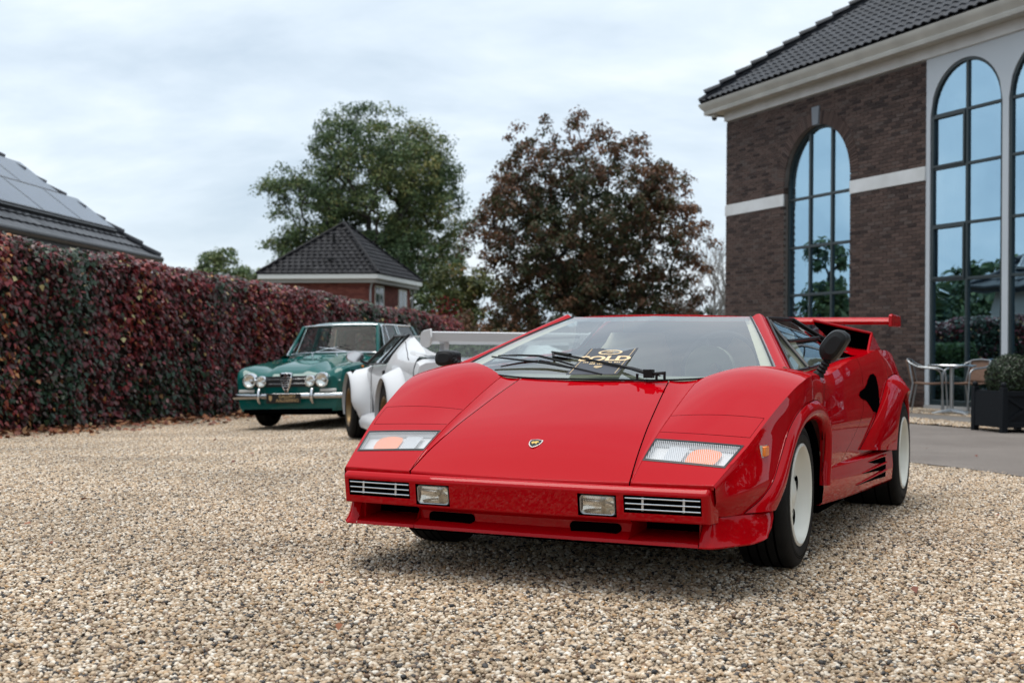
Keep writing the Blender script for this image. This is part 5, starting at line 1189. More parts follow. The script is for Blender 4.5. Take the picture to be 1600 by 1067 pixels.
# door and rear body side
R_LIP = [(-.745, .355), (-.775, .42), (-.85, .52), (-.97, .605), (-1.13, .655), (-1.28, .67), (-1.42, .655), (-1.53, .62), (-1.60, .56), (-1.635, .50), (-1.65, .45)]
R_SEAM = [(.07, .405), (-.10, .465), (-.36, .56), (-.62, .66), (-.85, .742), (-1.22, .765), (-1.48, .74), (-1.63, .68), (-1.71, .60), (-1.75, .52), (-1.76, .45)]
R_HOLE = [((a[0] + b[0]) / 2, (a[1] + b[1]) / 2) for a, b in zip(R_LIP, R_SEAM)] + [(-1.76, 0), (-.4, 0)]
XD = frange(.86, -1.84, 110); XF = frange(1.04, .865, 8)
DOOR_R = itp([.36, .40, .6, .64, .72, .87], [.52, .446, -.047, -.066, -.1, -.12])
for s in both:
    # behind the front arch up to the door shut line, the door, the rear quarter: three panels of one surface
    for nm, xs, sk in (('door', None, None), ('rear_quarter', None, None)):
        if nm == 'cowl_side': mb = cellgrid(xs, frange(0, 1, 24), side2, lambda X, r: inpoly(X, side2(X, r)[2], F_HOLE) or side2(X, r)[2] < .5)
        elif nm == 'door':
            mb = MB().surf(lambda u, r: side2(lerp(.862, DOOR_R(lerp(TZf(.3), .36, r)) + .003, u), r), 0, 1, 40, 0, 1, 28)
        else:
            mb = cellgrid(frange(0, 1, 70), frange(0, 1, 28), lambda u, r: side2(lerp(DOOR_R(lerp(TZf(.3), .36, r)) - .003, -1.84, u), r), lambda u, r: (lambda p: inpoly(p[0], p[2], R_HOLE))(side2(lerp(DOOR_R(lerp(TZf(.3), .36, r)) - .003, -1.84, u), r)))
        o = sided(mb, s).build(nm, RED, red, smooth=50, recalc=True)
        if nm == 'door': door = o
    mb = MB(); mb.grid([[(DOOR_R(z) + d, s2y(DOOR_R(z), z) - .008, z) for d in (-.02, .02)] for z in frange(.36, .85, 16)]); mb.grid([[(.864 + d, s2y(.865, z) - .012, z) for d in (-.008, .008)] for z in frange(.5, .78, 8)])
    sided(mb, s).build('shut_line', VOID, red)
    # air duct behind the door
    nc = [(-.43, .777), (-.50, .760), (-.525, .71), (-.515, .639), (-.46, .590), (-.40, .572), (-.31, .580), (-.23, .612), (-.155, .640), (.0, .660), (.045, .676), (.0, .694), (-.13, .707), (-.20, .725), (-.255, .749), (-.34, .772)]
    sided(MB().prism(nc, -.02, .0035, lambda a, b, h: (a, s2y(a, b) + h, b)), s).build('air_duct', VOID, red, recalc=True)
    # rear wheel arch, angular
    n = 50; A = curve3([(x, s2y(max(x, -1.83), max(z, .37)) + .002, z) for x, z in R_SEAM], n); B = curve3([(x, .992 - .05 * S((-1.3 - x) / .35), z) for x, z in R_LIP], n)
    rows = [[a + Vector((0, -.02, 0)) for a in A], A, [a.lerp(b, .1) + Vector((0, .012, 0)) for a, b in zip(A, B)], [a.lerp(b, .5) + Vector((0, .012, 0)) for a, b in zip(A, B)], [a.lerp(b, .93) + Vector((0, .004, 0)) for a, b in zip(A, B)], B, [b + Vector((0, -.012, -.004)) for b in B], [b + Vector((0, -.07, 0)) for b in B]]
    sided(MB().grid(rows), s).build('rear_wheel_arch', RED, red, smooth=30, recalc=True)
    sided(MB().tube([a + Vector((0, .0015, 0)) for a in A], .0016, 5), s).build('arch_seam', VOID, red)
    mb = MB(); mb.grid([[(-1.25 + .5 * math.cos(a), y, .27 + .41 * math.sin(a)) for a in frange(-.1, math.pi + .1, 24)] for y in (.45, .93)]); mb.add([(-1.25 + .5 * math.cos(a), .45, .27 + .41 * math.sin(a)) for a in frange(-.1, math.pi + .1, 24)], [tuple(range(25))]); sided(mb, s).build('wheel_well', VOID, red)
    # side skirt with three tapering slots
    skY = itp([.86, .4, 0, -.4, -.76], [.889, .925, .943, .956, .965]); skT = lambda X: lerp(.372, .358, (.86 - X) / 1.6); skB = lambda X: lerp(.212, .183, (.86 - X) / 1.6)
    def sk(X, k):
        y = skY(X); t, b = skT(X), skB(X)
        return [(X, .90 - .0, t + .012), (X, y - .008, t + .004), (X, y, t - .004), (X, y + .006, lerp(t, b, .5)), (X, y, b + .014), (X, y - .014, b), (X, .86, b)][k]
    mb = MB().grid([[sk(X, k) for k in range(7)] for X in frange(.86, -.75, 40)]); mb.add([sk(-.75, k) for k in range(7)], [tuple(range(7))])
    skirt = sided(mb, s).build('side_skirt', RED, red, smooth=40, recalc=True)
    sky = lambda X, z: skY(X) + .006 * math.sin(math.pi * max(0, min(1, (skT(X) - z) / (skT(X) - skB(X))))) + .001
    for i, (xt, zt_, zr, hr) in enumerate(((-.05, .337, .340, .040), (.12, .293, .300, .036), (.25, .247, .262, .034))):
        tri = [(xt, zt_), (-.20, lerp(zt_, zr - hr * .5, .55) - hr * .2), (-.50, zr - hr), (-.50, zr), (-.2, lerp(zt_, zr, .6) + .004)]
        sided(MB().prism(tri, -.02, .003, lambda a, b, h: (a, sky(a, b) + h, b)), s).build('skirt_slot', VOID, skirt, recalc=True)
        sided(MB().tube([(lerp(xt, -.50, k / 6), sky(lerp(xt, -.50, k / 6), lerp(zt_, zr, k / 6)) + .005 * k / 6, lerp(zt_, zr, k / 6) + .003) for k in range(7)], [.002 + .005 * k / 6 for k in range(7)], 6), s).build('slot_fin', RED, skirt, smooth=60)
    # shoulder strip under the side glass
    Wf = lambda X: (lerp(.795, .800, (1.06 - X) / 1.5), lerp(.796, .858, S((1.0 - X) / 1.45)))
    mb = MB().grid([[(X, lerp(Wf(X)[0], TYf(X), k / 5), lerp(Wf(X)[1], TZf(X), k / 5) + .008 * math.sin(math.pi * k / 5)) for k in range(6)] for X in frange(1.0, -.55, 30)])
    sided(mb, s).build('door_shoulder', RED, door, smooth=50, recalc=True)
    # pillar between windscreen and side glass
    ws_t, ws_b = Vector((.442, .470, 1.055)), Vector((1.133, .748, .808)); gA, gB = Vector((1.06, .797, .797)), Vector((.40, .528, 1.047))
    mb = MB().grid([[ws_t.lerp(ws_b, i / 14) + (gB.lerp(gA, i / 14) - ws_t.lerp(ws_b, i / 14)) * k / 4 + Vector((.008, .002, .02)) * math.sin(math.pi * k / 4) for k in range(5)] for i in range(15)])
    sided(mb, s).build('pillar', RED, red, smooth=60, recalc=True)
    # side glass with its bars
    gC, gD = Vector((-.20, .525, 1.058)), Vector((-.45, .80, .860))
    gl_ = MB().surf(lambda u, v: gA.lerp(gD, u).lerp(gB.lerp(gC, u), v) + Vector((0, .02 * math.sin(math.pi * v) * math.sin(math.pi * u), 0)), 0, 1, 12, 0, 1, 8)
    sg = sided(gl_, s).build('side_window', SD_GLASS, red, smooth=60, recalc=True)
    def gp(u, v, off=.004): return gA.lerp(gD, u).lerp(gB.lerp(gC, u), v) + Vector((0, .02 * math.sin(math.pi * v) * math.sin(math.pi * u) + off, off))
    for nm, pts, r_ in (('window_trim', [gp(0, v) for v in frange(0, 1, 8)], .007), ('window_trim', [gp(u, 1) for u in frange(0, 1, 8)], .007), ('window_trim', [gp(1, v) for v in frange(1, 0, 8)], .009), ('window_trim', [gp(u, .0) for u in frange(0, 1, 8)], .008), ('window_divider', [gp(lerp(.02, .20, k / 8), lerp(.93, .0, k / 8), .006) for k in range(9)], .009), ('window_divider', [gp(lerp(.13, .86, k / 8), lerp(.52, .52, k / 8), .006) for k in range(9)], .009)):
        sided(MB().tube(pts, r_, 6), s).build(nm, DARKPL, sg, smooth=60)
    # roof rail
    # intake box on the shoulder
    Q1, Q2, Q3, Q4 = Vector((-.46, .585, 1.057)), Vector((-.87, .83, .995)), Vector((-.70, .835, .878)), Vector((-.47, .80, .855)); B1, B2, B3, B4 = Vector((-1.35, .56, .985)), Vector((-1.30, .79, .945)), Vector((-1.25, .835, .895)), Vector((-1.3, .6, .88))
    f_ = Vector((.012, .006, .008))
    ib = MB(); ib.grid([[Q1 + f_, Q2 + f_], [B1, B2]]); ib.grid([[Q2 + f_, Q3 + Vector((0, .006, 0))], [B2, B3]]); ib.add([B1, B2, B3, B4], [(0, 1, 2, 3)])
    for a, b in ((Q1, Q2), (Q2, Q3)): ib.tube([a + f_ * .5, b + f_ * .5], .008, 6)
    box_o = sided(ib, s).build('intake_box', RED, red, recalc=True, smooth=35)
    q = MB(); sh_ = Vector((-.22, -.03, -.02)); q.grid([[Q1, Q2, Q3, Q4, Q1], [p + sh_ for p in (Q1, Q2, Q3, Q4, Q1)]]); q.add([p + sh_ for p in (Q1, Q2, Q3, Q4)], [(0, 1, 2, 3)]); sided(q, s).build('intake_mouth', VOID, box_o, recalc=True)
# roof, engine deck, tail
def roofp(X, v): y = v * (.472 if X > .3 else .5); return (X - .05 * (abs(v)) ** 2 * S((X - .2) / .2) + .05 * S((X - .2) / .2), y, 1.071 - .014 * v * v - .004 * S((X - .25) / .2))
mb = MB().surf(roofp, .445, -.34, 20, -1, 1, 20)
fl = [roofp(.445, v) for v in frange(-1, 1, 20)]; mb.grid([fl, [(x + .004, y, z - .012) for x, y, z in fl]])
for s in (1, -1): mb.grid([[(X, s * .5 if X < .3 else s * .472, 1.057) for X in frange(.44, -.34, 8)], [(X, s * .53, 1.046 + .01 * (.44 - X)) for X in frange(.44, -.34, 8)]])
mb.build('roof', RED, red, smooth=50, recalc=True)
DZ = itp([-.34, -.6, -1.0, -1.5, -1.84], [1.071, 1.02, .965, .93, .885])
def deck(X, v):
    ys = TYf(X) - .002; y = v * ys; a = abs(v); k = S((a - .55) / .4); return (X, y, lerp(DZ(X) - .012 * a * a, TZf(X) if X > -1.7 else max(TZf(X), .8), k))
MB().surf(deck, -.34, -1.84, 30, -1, 1, 28).build('engine_cover', RED, red, smooth=60, recalc=True)
mb = MB(); P = [deck(-1.84, v) for v in frange(-1, 1, 28)]; mb.grid([P, [(-1.90, y, .72) for x, y, z in P], [(-1.88, y, .5) for x, y, z in P], [(-1.80, y * .95, .26) for x, y, z in P]]); mb.build('tail_panel', RED, red, smooth=40, recalc=True)
mb = MB().surf(lambda u, v: (-.345 - .05 * u, v * .48, lerp(.80, 1.05, u)), 0, 1, 2, -1, 1, 2); mb.build('rear_screen', HEADLINER, red)
# rear wing
def foil(y, s_=1): k = .06 * abs(y) ** 1.2; return [(-1.50 - k, y, 1.082), (-1.515 - k, y, 1.102), (-1.56 - k, y, 1.110), (-1.86 - k, y, 1.098), (-1.865 - k, y, 1.085), (-1.6 - k, y, 1.066), (-1.515 - k, y, 1.064), (-1.50 - k, y, 1.082)]
wing = MB().grid([foil(y) for y in frange(-.835, .835, 24)]).build('rear_wing', RED, red, smooth=50, recalc=True)
for s in both:
    MB().prism([(-1.53, 1.052), (-1.53, 1.118), (-1.57, 1.13), (-1.93, 1.125), (-1.95, 1.07), (-1.93, 1.055)], s * .833, s * .853, lambda a, b, h: (a, h, b)).build('wing_end_plate', RED, wing, recalc=True, bevel=.004)
    sided(MB().hexa([(-1.55, .40, .90), (-1.75, .40, .89), (-1.75, .43, .89), (-1.55, .43, .90), (-1.6, .40, 1.07), (-1.8, .40, 1.07), (-1.8, .43, 1.07), (-1.6, .43, 1.07)]), s).build('wing_strut', RED, wing, recalc=True, bevel=.005)
# windscreen
WB = itp([0, .25, .453, .6, .748], [1.412, 1.388, 1.328, 1.24, 1.133]); WBz = itp([0, .25, .453, .6, .748], [.764, .764, .772, .79, .808])
def wsp(u, v, off=0.):
    a = abs(v); yb = a * .748; b = Vector((WB(yb), math.copysign(yb, v), WBz(yb))); yt = a * .468; t = Vector((.497 - .055 * a * a, math.copysign(yt, v), 1.062 - .006 * a))
    return b.lerp(t, u) + Vector((.35, 0, 1)).normalized() * (.012 * math.sin(math.pi * u) + off)
MB().surf(wsp, 0, 1, 20, -1, 1, 32).build('windscreen', WS_GLASS, red, smooth=80, recalc=True)
for pts in ([wsp(u, .985, .0) for u in frange(0, 1, 12)], [wsp(u, -.985, .0) for u in frange(0, 1, 12)], [wsp(1, v, -.006) for v in frange(-1, 1, 16)], [wsp(0, v, -.004) for v in frange(-1, 1, 24)]):
    MB().tube(pts, .0045, 6).build('screen_trim', DARKPL, red, smooth=60)
mb = MB().surf(lambda u, v: wsp(u, v, -.003), .90, .985, 2, -.96, .96, 20); mb.build('sun_band', glass_mat('tinted_band', (.45, .5, .62), 1.05), red)
# cowl under the glass edge and cabin
mb = MB().surf(lambda u, v: (lerp(wsp(0, v)[0] + .01, wsp(0, v)[0] - .1, u), wsp(0, v)[1], wsp(0, v)[2] - .012 - .02 * u), 0, 1, 2, -1, 1, 30); mb.build('cowl', VOID, red)
DASH = mat('dark_dash', (.2, .2, .15), .7)
mb = MB().surf(lambda u, v: (lerp(1.26 - .2 * v * v, .74 - .04 * v * v, u), v * .68, .735 + .035 * math.sin(u * 2.4)), 0, 1, 12, -1, 1, 14); mb.grid([[(.74 - .04 * v * v, v * .68, .735 + .035 * math.sin(2.4)) for v in frange(-1, 1, 14)], [(.72, v * .68, .45) for v in frange(-1, 1, 14)]]); mb.build('dashboard', DASH, red, smooth=60)
MB().lathe([(.03, 0), (.09, .015), (.11, .05), (.115, .12)], 20, 'x', (.70, .36, .80)).build('instrument_hood', DASH, red, smooth=60)
stw = MB(); stw.tube([(.60 - .06 * math.sin(a), .36 + .185 * math.cos(a), .80 + .175 * math.sin(a)) for a in frange(0, 2 * math.pi, 28)[:-1]], .014, 8, closed=True)
for a in (0, 2.1, 4.2): stw.tube([(.60 - .06 * math.sin(a), .36 + .18 * math.cos(a), .80 + .17 * math.sin(a)), (.62, .36, .80)], .01, 6)
stw.build('steering_wheel', BLACK, red, smooth=60)
for s in both:
    st = MB(); st.surf(lambda u, v: (lerp(.02, -.26, u) - .05 * v * v + .03, s * .36 + v * .24 * (1 - .35 * S((u - .7) / .3)), lerp(.42, .99, u)), 0, 1, 10, -1, 1, 8); st.surf(lambda u, v: (lerp(.55, .02, u), s * .36 + v * .24, .44 - .06 * math.sin(math.pi * u) + .05 * v * v), 0, 1, 8, -1, 1, 8)
    st.build('seat', CREAM, red, smooth=70, thick=.06)
    sided(MB().quad((1.0, .74, .40), (-.4, .76, .40), (-.4, .775, .84), (1.0, .775, .77)), s).build('door_lining', CREAM, red)
MB().box(-.4, 1.0, -.74, .74, .30, .33).build('cabin_floor', HEADLINER, red)
MB().box(-.36, -.34, -.78, .78, .3, .86).build('bulkhead', CREAM, red)
# inner cream pillars seen through the glass
for s in both: sided(MB().grid([[wsp(u, .93, -.02) for u in frange(0, 1, 8)], [wsp(u, .995, -.012) for u in frange(0, 1, 8)]]), s).build('pillar_lining', CREAM, red, recalc=True)
# wiper
up = Vector((.35, 0, 1)).normalized()
W = [Vector(p) for p in ((1.395, .262, .776), (1.294, .10, .812), (1.106, -.295, .868))]
wip = MB().hexa([W[0] + Vector((-.016, -.02, -.006)), W[0] + Vector((.016, -.02, -.006)), W[0] + Vector((.016, .02, -.006)), W[0] + Vector((-.016, .02, -.006)), W[0] + Vector((-.016, -.02, .03)), W[0] + Vector((.016, -.02, .03)), W[0] + Vector((.016, .02, .03)), W[0] + Vector((-.016, .02, .03))])
wip.tube([W[0] + up * .014, W[0].lerp(W[1], .5) + up * .012, W[1] + up * .008], [.013, .012, .006], 8, flat=.7); wip.tube([W[1] + up * .008, W[2] + up * .006], [.005, .004], 6); wip.tube([W[0] + up * .004 + Vector((0, .05, 0)), W[1] + up * .002 + Vector((.012, 0, 0)), W[2] + up * .002 + Vector((.014, 0, 0))], .003, 6)
wip.tube([W[2] + up * .010 + Vector((0, -.005, .0)), W[2] + up * .010 + Vector((.05, .105, -.012))], [.008, .012], 6, flat=.45)
for dy in (-.045, .04, .075): wip.tube([W[0] + Vector((.02, dy, -.012)), W[0] + Vector((.02, dy, .012))], .006, 8)
wip.tube([W[0] + up * .012 + Vector((0, .01, 0)), W[0] + up * .016 + Vector((.0, .075, .002))], .007, 6)
wiper = wip.build('wiper_arm', BLACK, red, smooth=50)
bl = MB(); bl.tube([(1.176, -.575, .852), (1.262, -.262, .826), (1.33, -.09, .804), (1.40, .052, .782)], [.004, .006, .006, .004], 6)
bl.tube([(1.150, -.555, .857), (1.143, -.45, .860), (1.152, -.347, .858), (1.22, -.221, .837), (1.30, -.09, .810)], [.003, .005, .006, .006, .004], 6)
bl.tube([W[2] + up * .006, (1.19, -.26, .852)], .006, 6)
bl.build('wiper_blade', BLACK, wiper, smooth=50)
# mirrors on rubber stalks
def mirror(s, head, base, stalk, xb, depth, nm='door_mirror'):
    m_ = MB(); rings = []
    for k, (f, dx) in enumerate(((.55, 0), (.88, .008), (1.0, .03), (1.0, .06), (.97, .085))):
        cy = sum(p[0] for p in head) / len(head); cz = sum(p[1] for p in head) / len(head)
        rings.append([(xb + depth - dx, s * (cy + (y - cy) * f), cz + (z - cz) * f) for y, z in head])
    k = len(head)
    for a, b in zip(rings, rings[1:]): m_.add(a + b, [(i, (i + 1) % k, k + (i + 1) % k, k + i) for i in range(k)])
    m_.add(rings[0], [tuple(range(k))])
    mo = m_.build(nm, mat('mirror_shell', (.006, .006, .0065), .42, spec=.35), red, smooth=170, recalc=True)
    md = mo.modifiers.new('sub', 'SUBSURF'); md.levels = 1; md.render_levels = 2
    MB().add(rings[-1], [tuple(range(k))]).build('mirror_glass', CHROME, mo)
    c = MB(); c.tube([Vector((base[0], s * base[1], base[2])).lerp(Vector((stalk[0], s * stalk[1], stalk[2])), i / 10) for i in range(11)], [.020 + (.005 if i % 2 else 0) - .006 * i / 10 + (.008 if i == 0 else 0) for i in range(11)], 10); c.build('stalk', BLACK, mo)
mirror(1, [(.866, .90), (.880, .93), (.915, .972), (.942, .988), (.972, .984), (.996, .965), (1.0, .940), (.985, .915), (.952, .862), (.930, .846), (.895, .844), (.875, .862)], (.86, .868, .785), (.86, .910, .855), .80, .09)
mirror(-1, [(.930, .815), (.930, .862), (.945, .878), (.985, .882), (1.025, .880), (1.043, .865), (1.047, .835), (1.043, .808), (1.02, .798), (.96, .80)], (.86, .868, .785), (.85, .945, .835), .78, .09)
# wheels
def wheel(parent, x, y_out, zc, r_t, w, r_rim, dish, s, rim_m, holes=5, name='wheel', hole_r=.034, hub=None, rim_style='dish'):
    root = empty(name); root.parent = parent; root.location = (x, 0, zc)
    def L(pr): return [(r, s * (y_out - d)) for r, d in pr]
    t = MB(); t.lathe(L([(r_rim, .012), (r_rim + .012, .004), (r_rim + .035, .0), (r_t - .03, .004), (r_t - .012, .013), (r_t - .003, .026), (r_t, .045), (r_t, w - .045), (r_t - .012, w - .013), (r_t - .03, w - .004), (r_rim, w - .01)]), 64)
    ty = t.build('tyre', TYRE, root, smooth=35, recalc=True)
    g_ = MB()
    for q in frange(.055, w - .055, 3): g_.lathe(L([(r_t + .0006, q - .004), (r_t + .0006, q + .004)]), 64)
    for q in (.028, .02): g_.lathe(L([(r_t - .022 - q, .0005), (r_t - .024 - q, .0008)]), 64)
    g_.build('tread_groove', VOID, ty)
    rb_ = MB(); rb_.lathe(L([(r_rim + .004, .012), (r_rim + .006, .003), (r_rim - .004, -.001), (r_rim - .012, .004), (r_rim - .018, .014), (r_rim - .028, dish * .5), (r_rim - .045, dish * .9), (r_rim - .06, dish), (.075, dish - .012), (.06, dish - .022), (.04, dish - .022), (.03, dish - .03), (.0, dish - .03)]), 56)
    rb_.lathe(L([(r_rim - .004, .02), (r_rim - .004, w - .02)]), 32)
    rim = rb_.build('rim', rim_m, root, smooth=40, recalc=True)
    for k in range(holes):
        a = 2 * math.pi * (k + .3) / holes; rr2 = (r_rim - .06 + .075) / 2 + .012; c = (rr2 * math.cos(a), rr2 * math.sin(a)); dd = dish - .006
        h_ = MB(); h_.lathe([(hole_r, s * (y_out - dd + .003)), (hole_r - .004, s * (y_out - dd + .004)), (hole_r - .007, s * (y_out - dd - .004)), (.0, s * (y_out - dd - .006))], 20, 'y', (c[0], 0, c[1])); 
        h_.build('rim_hole', [rim_m, VOID][1], rim, smooth=40)
    return root
RIMW = mat('cream_white_rim', (.74, .74, .67), .35, coat=.3, vary=(.68, .68, .62), vscale=7)
for s in both:
    wheel(red, 1.25, .880, .298, .302, .225, .205, .058, s, RIMW, hole_r=.036)
    wheel(red, -1.25, .968, .305, .311, .345, .205, .17, s, RIMW)
# SOLD board lying inside the windscreen: a thing of its own
sign = empty('sold_sign', RC, car_rz(YAW), 'black and gold SOLD board lying on the windscreen of the red car under its wiper', 'sign')
s0, s1 = Vector((1.398, .003, .782)), Vector((1.038, -.022, .896)); ax = (s1 - s0); SL_ = ax.length; ax.normalize(); ay = Vector((0, 1, 0)); ay = (ay - ax * ay.dot(ax)).normalized(); az = ay.cross(ax); az = az if az.z > 0 else -az
sm_ = Matrix((ay, ax, az)).transposed().to_4x4(); sm_.translation = s0
HW = .115
brd = MB().box(-HW, HW, 0, SL_, -.002, .0).build('board', mat('board_black', (.02, .02, .028), .35), sign); brd.matrix_local = sm_
GOLD = mat('gold_print', (.72, .53, .30), .4)
def onsign(me, x, y, nm):
    me.materials.clear(); me.materials.append(GOLD); o = link(nm, me, brd); o.location = (x, y, .0012); return o
onsign(text_mesh('SOLD', .092, .0004, 1.02, bold=.0035), 0, SL_ * .575, 'lettering')
lg_ = MB(); NN = 40
ell = lambda a, r1, r2: (r1 * math.cos(a), SL_ * .825 + r2 * math.sin(a), .0012)
lg_.grid([[ell(2 * math.pi * i / NN, .056, .036) for i in range(NN + 1)], [ell(2 * math.pi * i / NN, .045, .026) for i in range(NN + 1)]])
lg_.quad((-.03, SL_ * .825 - .012, .0012), (.025, SL_ * .825 + .002, .0012), (.028, SL_ * .825 + .008, .0012), (-.024, SL_ * .825 - .006, .0012)); lg_.quad((-.02, SL_ * .825 + .004, .0012), (.012, SL_ * .825 + .011, .0012), (.01, SL_ * .825 + .017, .0012), (-.016, SL_ * .825 + .012, .0012))
lg_.build('logo', GOLD, brd)
mb = MB()
for s in both: mb.box(s * (HW - .013) - .0012, s * (HW - .013) + .0012, .01, SL_ - .01, .0006, .0012)
mb.build('gold_border', GOLD, brd)
mb = MB(); r3 = random.Random(3)
for row, (x0, x1) in enumerate(((-.085, .085), (-.05, .045))):
    x = x0
    while x < x1:
        w = r3.uniform(.004, .008); mb.box(x, x + w, SL_ * .42 - row * .022, SL_ * .42 - row * .022 + .012, .0006, .0012); x += w + .003 + (.008 if r3.random() < .15 else 0)
mb.build('small_print', GOLD, brd)
mb = MB(); mb.prism([(-.018, .015), (.018, .015), (.018, -.008), (0, -.022), (-.018, -.008)], .0006, .0012, lambda a, b, h: (a, SL_ * .27 + b, h)); mb.build('crest', mat('dull_gold', (.4, .3, .17), .5), brd)
# ------------------------------------------------------------------ shared car pieces
def car_section_loft(stations, n, prof_fn, mats, name, parent, hole=None, smooth=45, m=None, flip=False):
    xs = frange(stations[0], stations[-1], n); P = [prof_fn(x) for x in xs]; k = len(P[0])
    g = MB(); V_ = [p for r in P for p in r]; F_ = []
    for i in range(n):
        for j in range(k - 1):
            c = [(V_[i * k + j][q] + V_[(i + 1) * k + j + 1][q]) / 2 for q in range(3)]
            if hole and hole(*c): continue
            F_.append((i * k + j, i * k + j + 1, (i + 1) * k + j + 1, (i + 1) * k + j))
    g.add(V_, F_); g.join(g.mirror_y())
    return g.build(name, mats, parent, smooth=smooth, merge=1e-4, recalc=True)
def dense(pts, k):
    """resample a half section of (y, z) points smoothly"""
    t = [0.]
    for a, b in zip(pts, pts[1:]): t.append(t[-1] + math.hypot(b[0] - a[0], b[1] - a[1]) + 1e-5)
    fy, fz = itp(t, [p[0] for p in pts]), itp(t, [p[1] for p in pts])
    return [(fy(t[-1] * i / k), fz(t[-1] * i / k)) for i in range(k + 1)]
def round_lamp(parent, c, r, name='headlamp', dirx=1):
    x, y, z = c
    rim = MB().lathe([(r * 1.16, x - .06), (r * 1.16, x + .004), (r * 1.12, x + .014), (r * 1.03, x + .016), (r * .99, x + .006)], 28, 'x', (0, y, z)).build(name, CHROME, parent, smooth=40, recalc=True)
    MB().lathe([(r, x + .006), (r * .85, x + .018), (r * .5, x + .030), (.001, x + .035)], 28, 'x', (0, y, z)).build('lens', D.materials['headlamp_glass'] if 'headlamp_glass' in D.materials else glass_mat('headlamp_glass', (.92, .93, .93), 1.45), rim, smooth=60, recalc=True)
    MB().lathe([(r, x + .004), (r * .9, x - .012), (r * .6, x - .026), (r * .25, x - .032), (.001, x - .033)], 28, 'x', (0, y, z)).build('reflector', D.materials['bright_reflector'] if 'bright_reflector' in D.materials else mat('bright_reflector', (.88, .87, .82), .16, metal=1.), rim, smooth=60, recalc=True)
    MB().lathe([(.001, x - .01), (r * .16, x - .012), (r * .22, x - .02), (r * .25, x - .033)], 14, 'x', (0, y, z)).build('bulb_shield', CHROME, rim, smooth=60, recalc=True)
    return rim

# ------------------------------------------------------------------ green saloon
GY = R(16.45)
sal = empty('saloon_car', (-2.273, 18.165, -.122), car_rz(GY), 'dark green old saloon with four round headlamps beside the creeper hedge', 'car')
sal.rotation_mode = 'XYZ'; sal.rotation_euler = (R(1.89), 0, car_rz(GY))
GREEN = paint('green_paint', (.004, .085, .076), coat=.9, ior=1.5)
XG = [2.0, 1.96, 1.90, 1.7, 1.4, 1.0, .62, .3, -.3, -.9, -1.3, -1.75, -1.95, -2.03]
ZC = itp(XG, [.655, .695, .735, .80, .85, .90, .955, .96, .96, .96, .97, .95, .91, .78]); ZF = itp(XG, [.66, .715, .765, .80, .83, .865, .905, .92, .925, .925, .93, .915, .88, .76]); HWG = itp(XG, [.70, .735, .752, .768, .778, .782, .784, .785, .785, .783, .78, .765, .745, .71])
def gsec(X):
    zc, zf, w = ZC(X), ZF(X), HWG(X)
    pts = [(0, zc), (.2, zc), (.27, zc + .002), (.30, zc - .012), (.45, zc - .018), (.55, (zc + zf) / 2 - .02), (.63, zf), (w - .045, zf - .004), (w - .012, zf - .03), (w - .002, zf - .08), (w, .60), (w + .004, .585), (w - .004, .57), (w - .008, .40), (w - .03, .27), (w - .07, .22), (.4, .21)]
    return [(X, y, z) for y, z in pts]
def ghole(x, y, z):
    return y > .5 and any((x - c) ** 2 + (z - .30) ** 2 < rr * rr for c, rr in ((1.255, .36), (-1.255, .36)))
car_section_loft([2.0, -2.03], 150, gsec, GREEN, 'body', sal, ghole, smooth=32)
for X in (2.0, -2.03):
    P = gsec(X); mb = MB(); mb.add(P + [(x, -y, z) for x, y, z in P[1:]][::-1], [tuple(range(2 * len(P) - 1))]); mb.build('front_panel' if X > 0 else 'tail_panel', GREEN, sal)
for s in both:
    for c in (1.255, -1.255):
        lip = MB().tube([(c + .362 * math.cos(a), s * (HWG(c) + .002), .30 + .362 * math.sin(a)) for a in frange(-.12, math.pi + .12, 24)], .012, 6); lip.build('arch_lip', GREEN, sal, smooth=60)
        mb = MB(); mb.grid([[(c + .37 * math.cos(a), s * y, .30 + .37 * math.sin(a)) for a in frange(-.1, math.pi + .1, 20)] for y in (.45, .77)]); mb.add([(c + .37 * math.cos(a), s * .45, .30 + .37 * math.sin(a)) for a in frange(-.1, math.pi + .1, 20)], [tuple(range(21))]); mb.build('wheel_well', VOID, sal)
MB().box(-1.95, 1.9, -.6, .6, .17, .24).build('underbody', VOID, sal)
# grille
gx = 2.004
gr = MB().prism([(-.56, .665), (-.56, .53), (.56, .53), (.56, .665)], gx - .002, gx + .004, lambda a, b, h: (h, a, b)).build('grille', mat('grille_black', (.008, .008, .009), .5), sal, recalc=True)
mb = MB()
for z in (.555, .58, .605, .63, .652): mb.box(gx + .004, gx + .012, -.55, .55, z - .004, z + .004)
mb.build('grille_slats', mat('grille_slat', (.03, .03, .032), .4), gr)
for z in (.568, .628): MB().box(gx + .01, gx + .02, -.26, .26, z - .004, z + .004).build('grille_trim', CHROME, gr, bevel=.002)
shp = [(-.085, .70), (-.06, .712), (.06, .712), (.085, .70), (.078, .62), (.05, .52), (.012, .452), (-.012, .452), (-.05, .52), (-.078, .62)]
mb = MB(); ring0 = [(gx + .03, a, b) for a, b in shp]; cyy, czz = 0, .60; ring1 = [(gx + .036, a * .84, czz + (b - czz) * .87) for a, b in shp]; ring2 = [(gx + .02, a * .80, czz + (b - czz) * .84) for a, b in shp]; ringm = [(gx, a, b) for a, b in shp]
for A1, B1_ in ((ringm, ring0), (ring0, ring1), (ring1, ring2)): k = len(A1); mb.add(A1 + B1_, [(i, (i + 1) % k, k + (i + 1) % k, k + i) for i in range(k)])
shd = mb.build('grille_shield', CHROME, sal, smooth=40, recalc=True)
MB().add(ring2, [tuple(range(len(ring2)))]).build('shield_back', VOID, shd)
mb = MB()
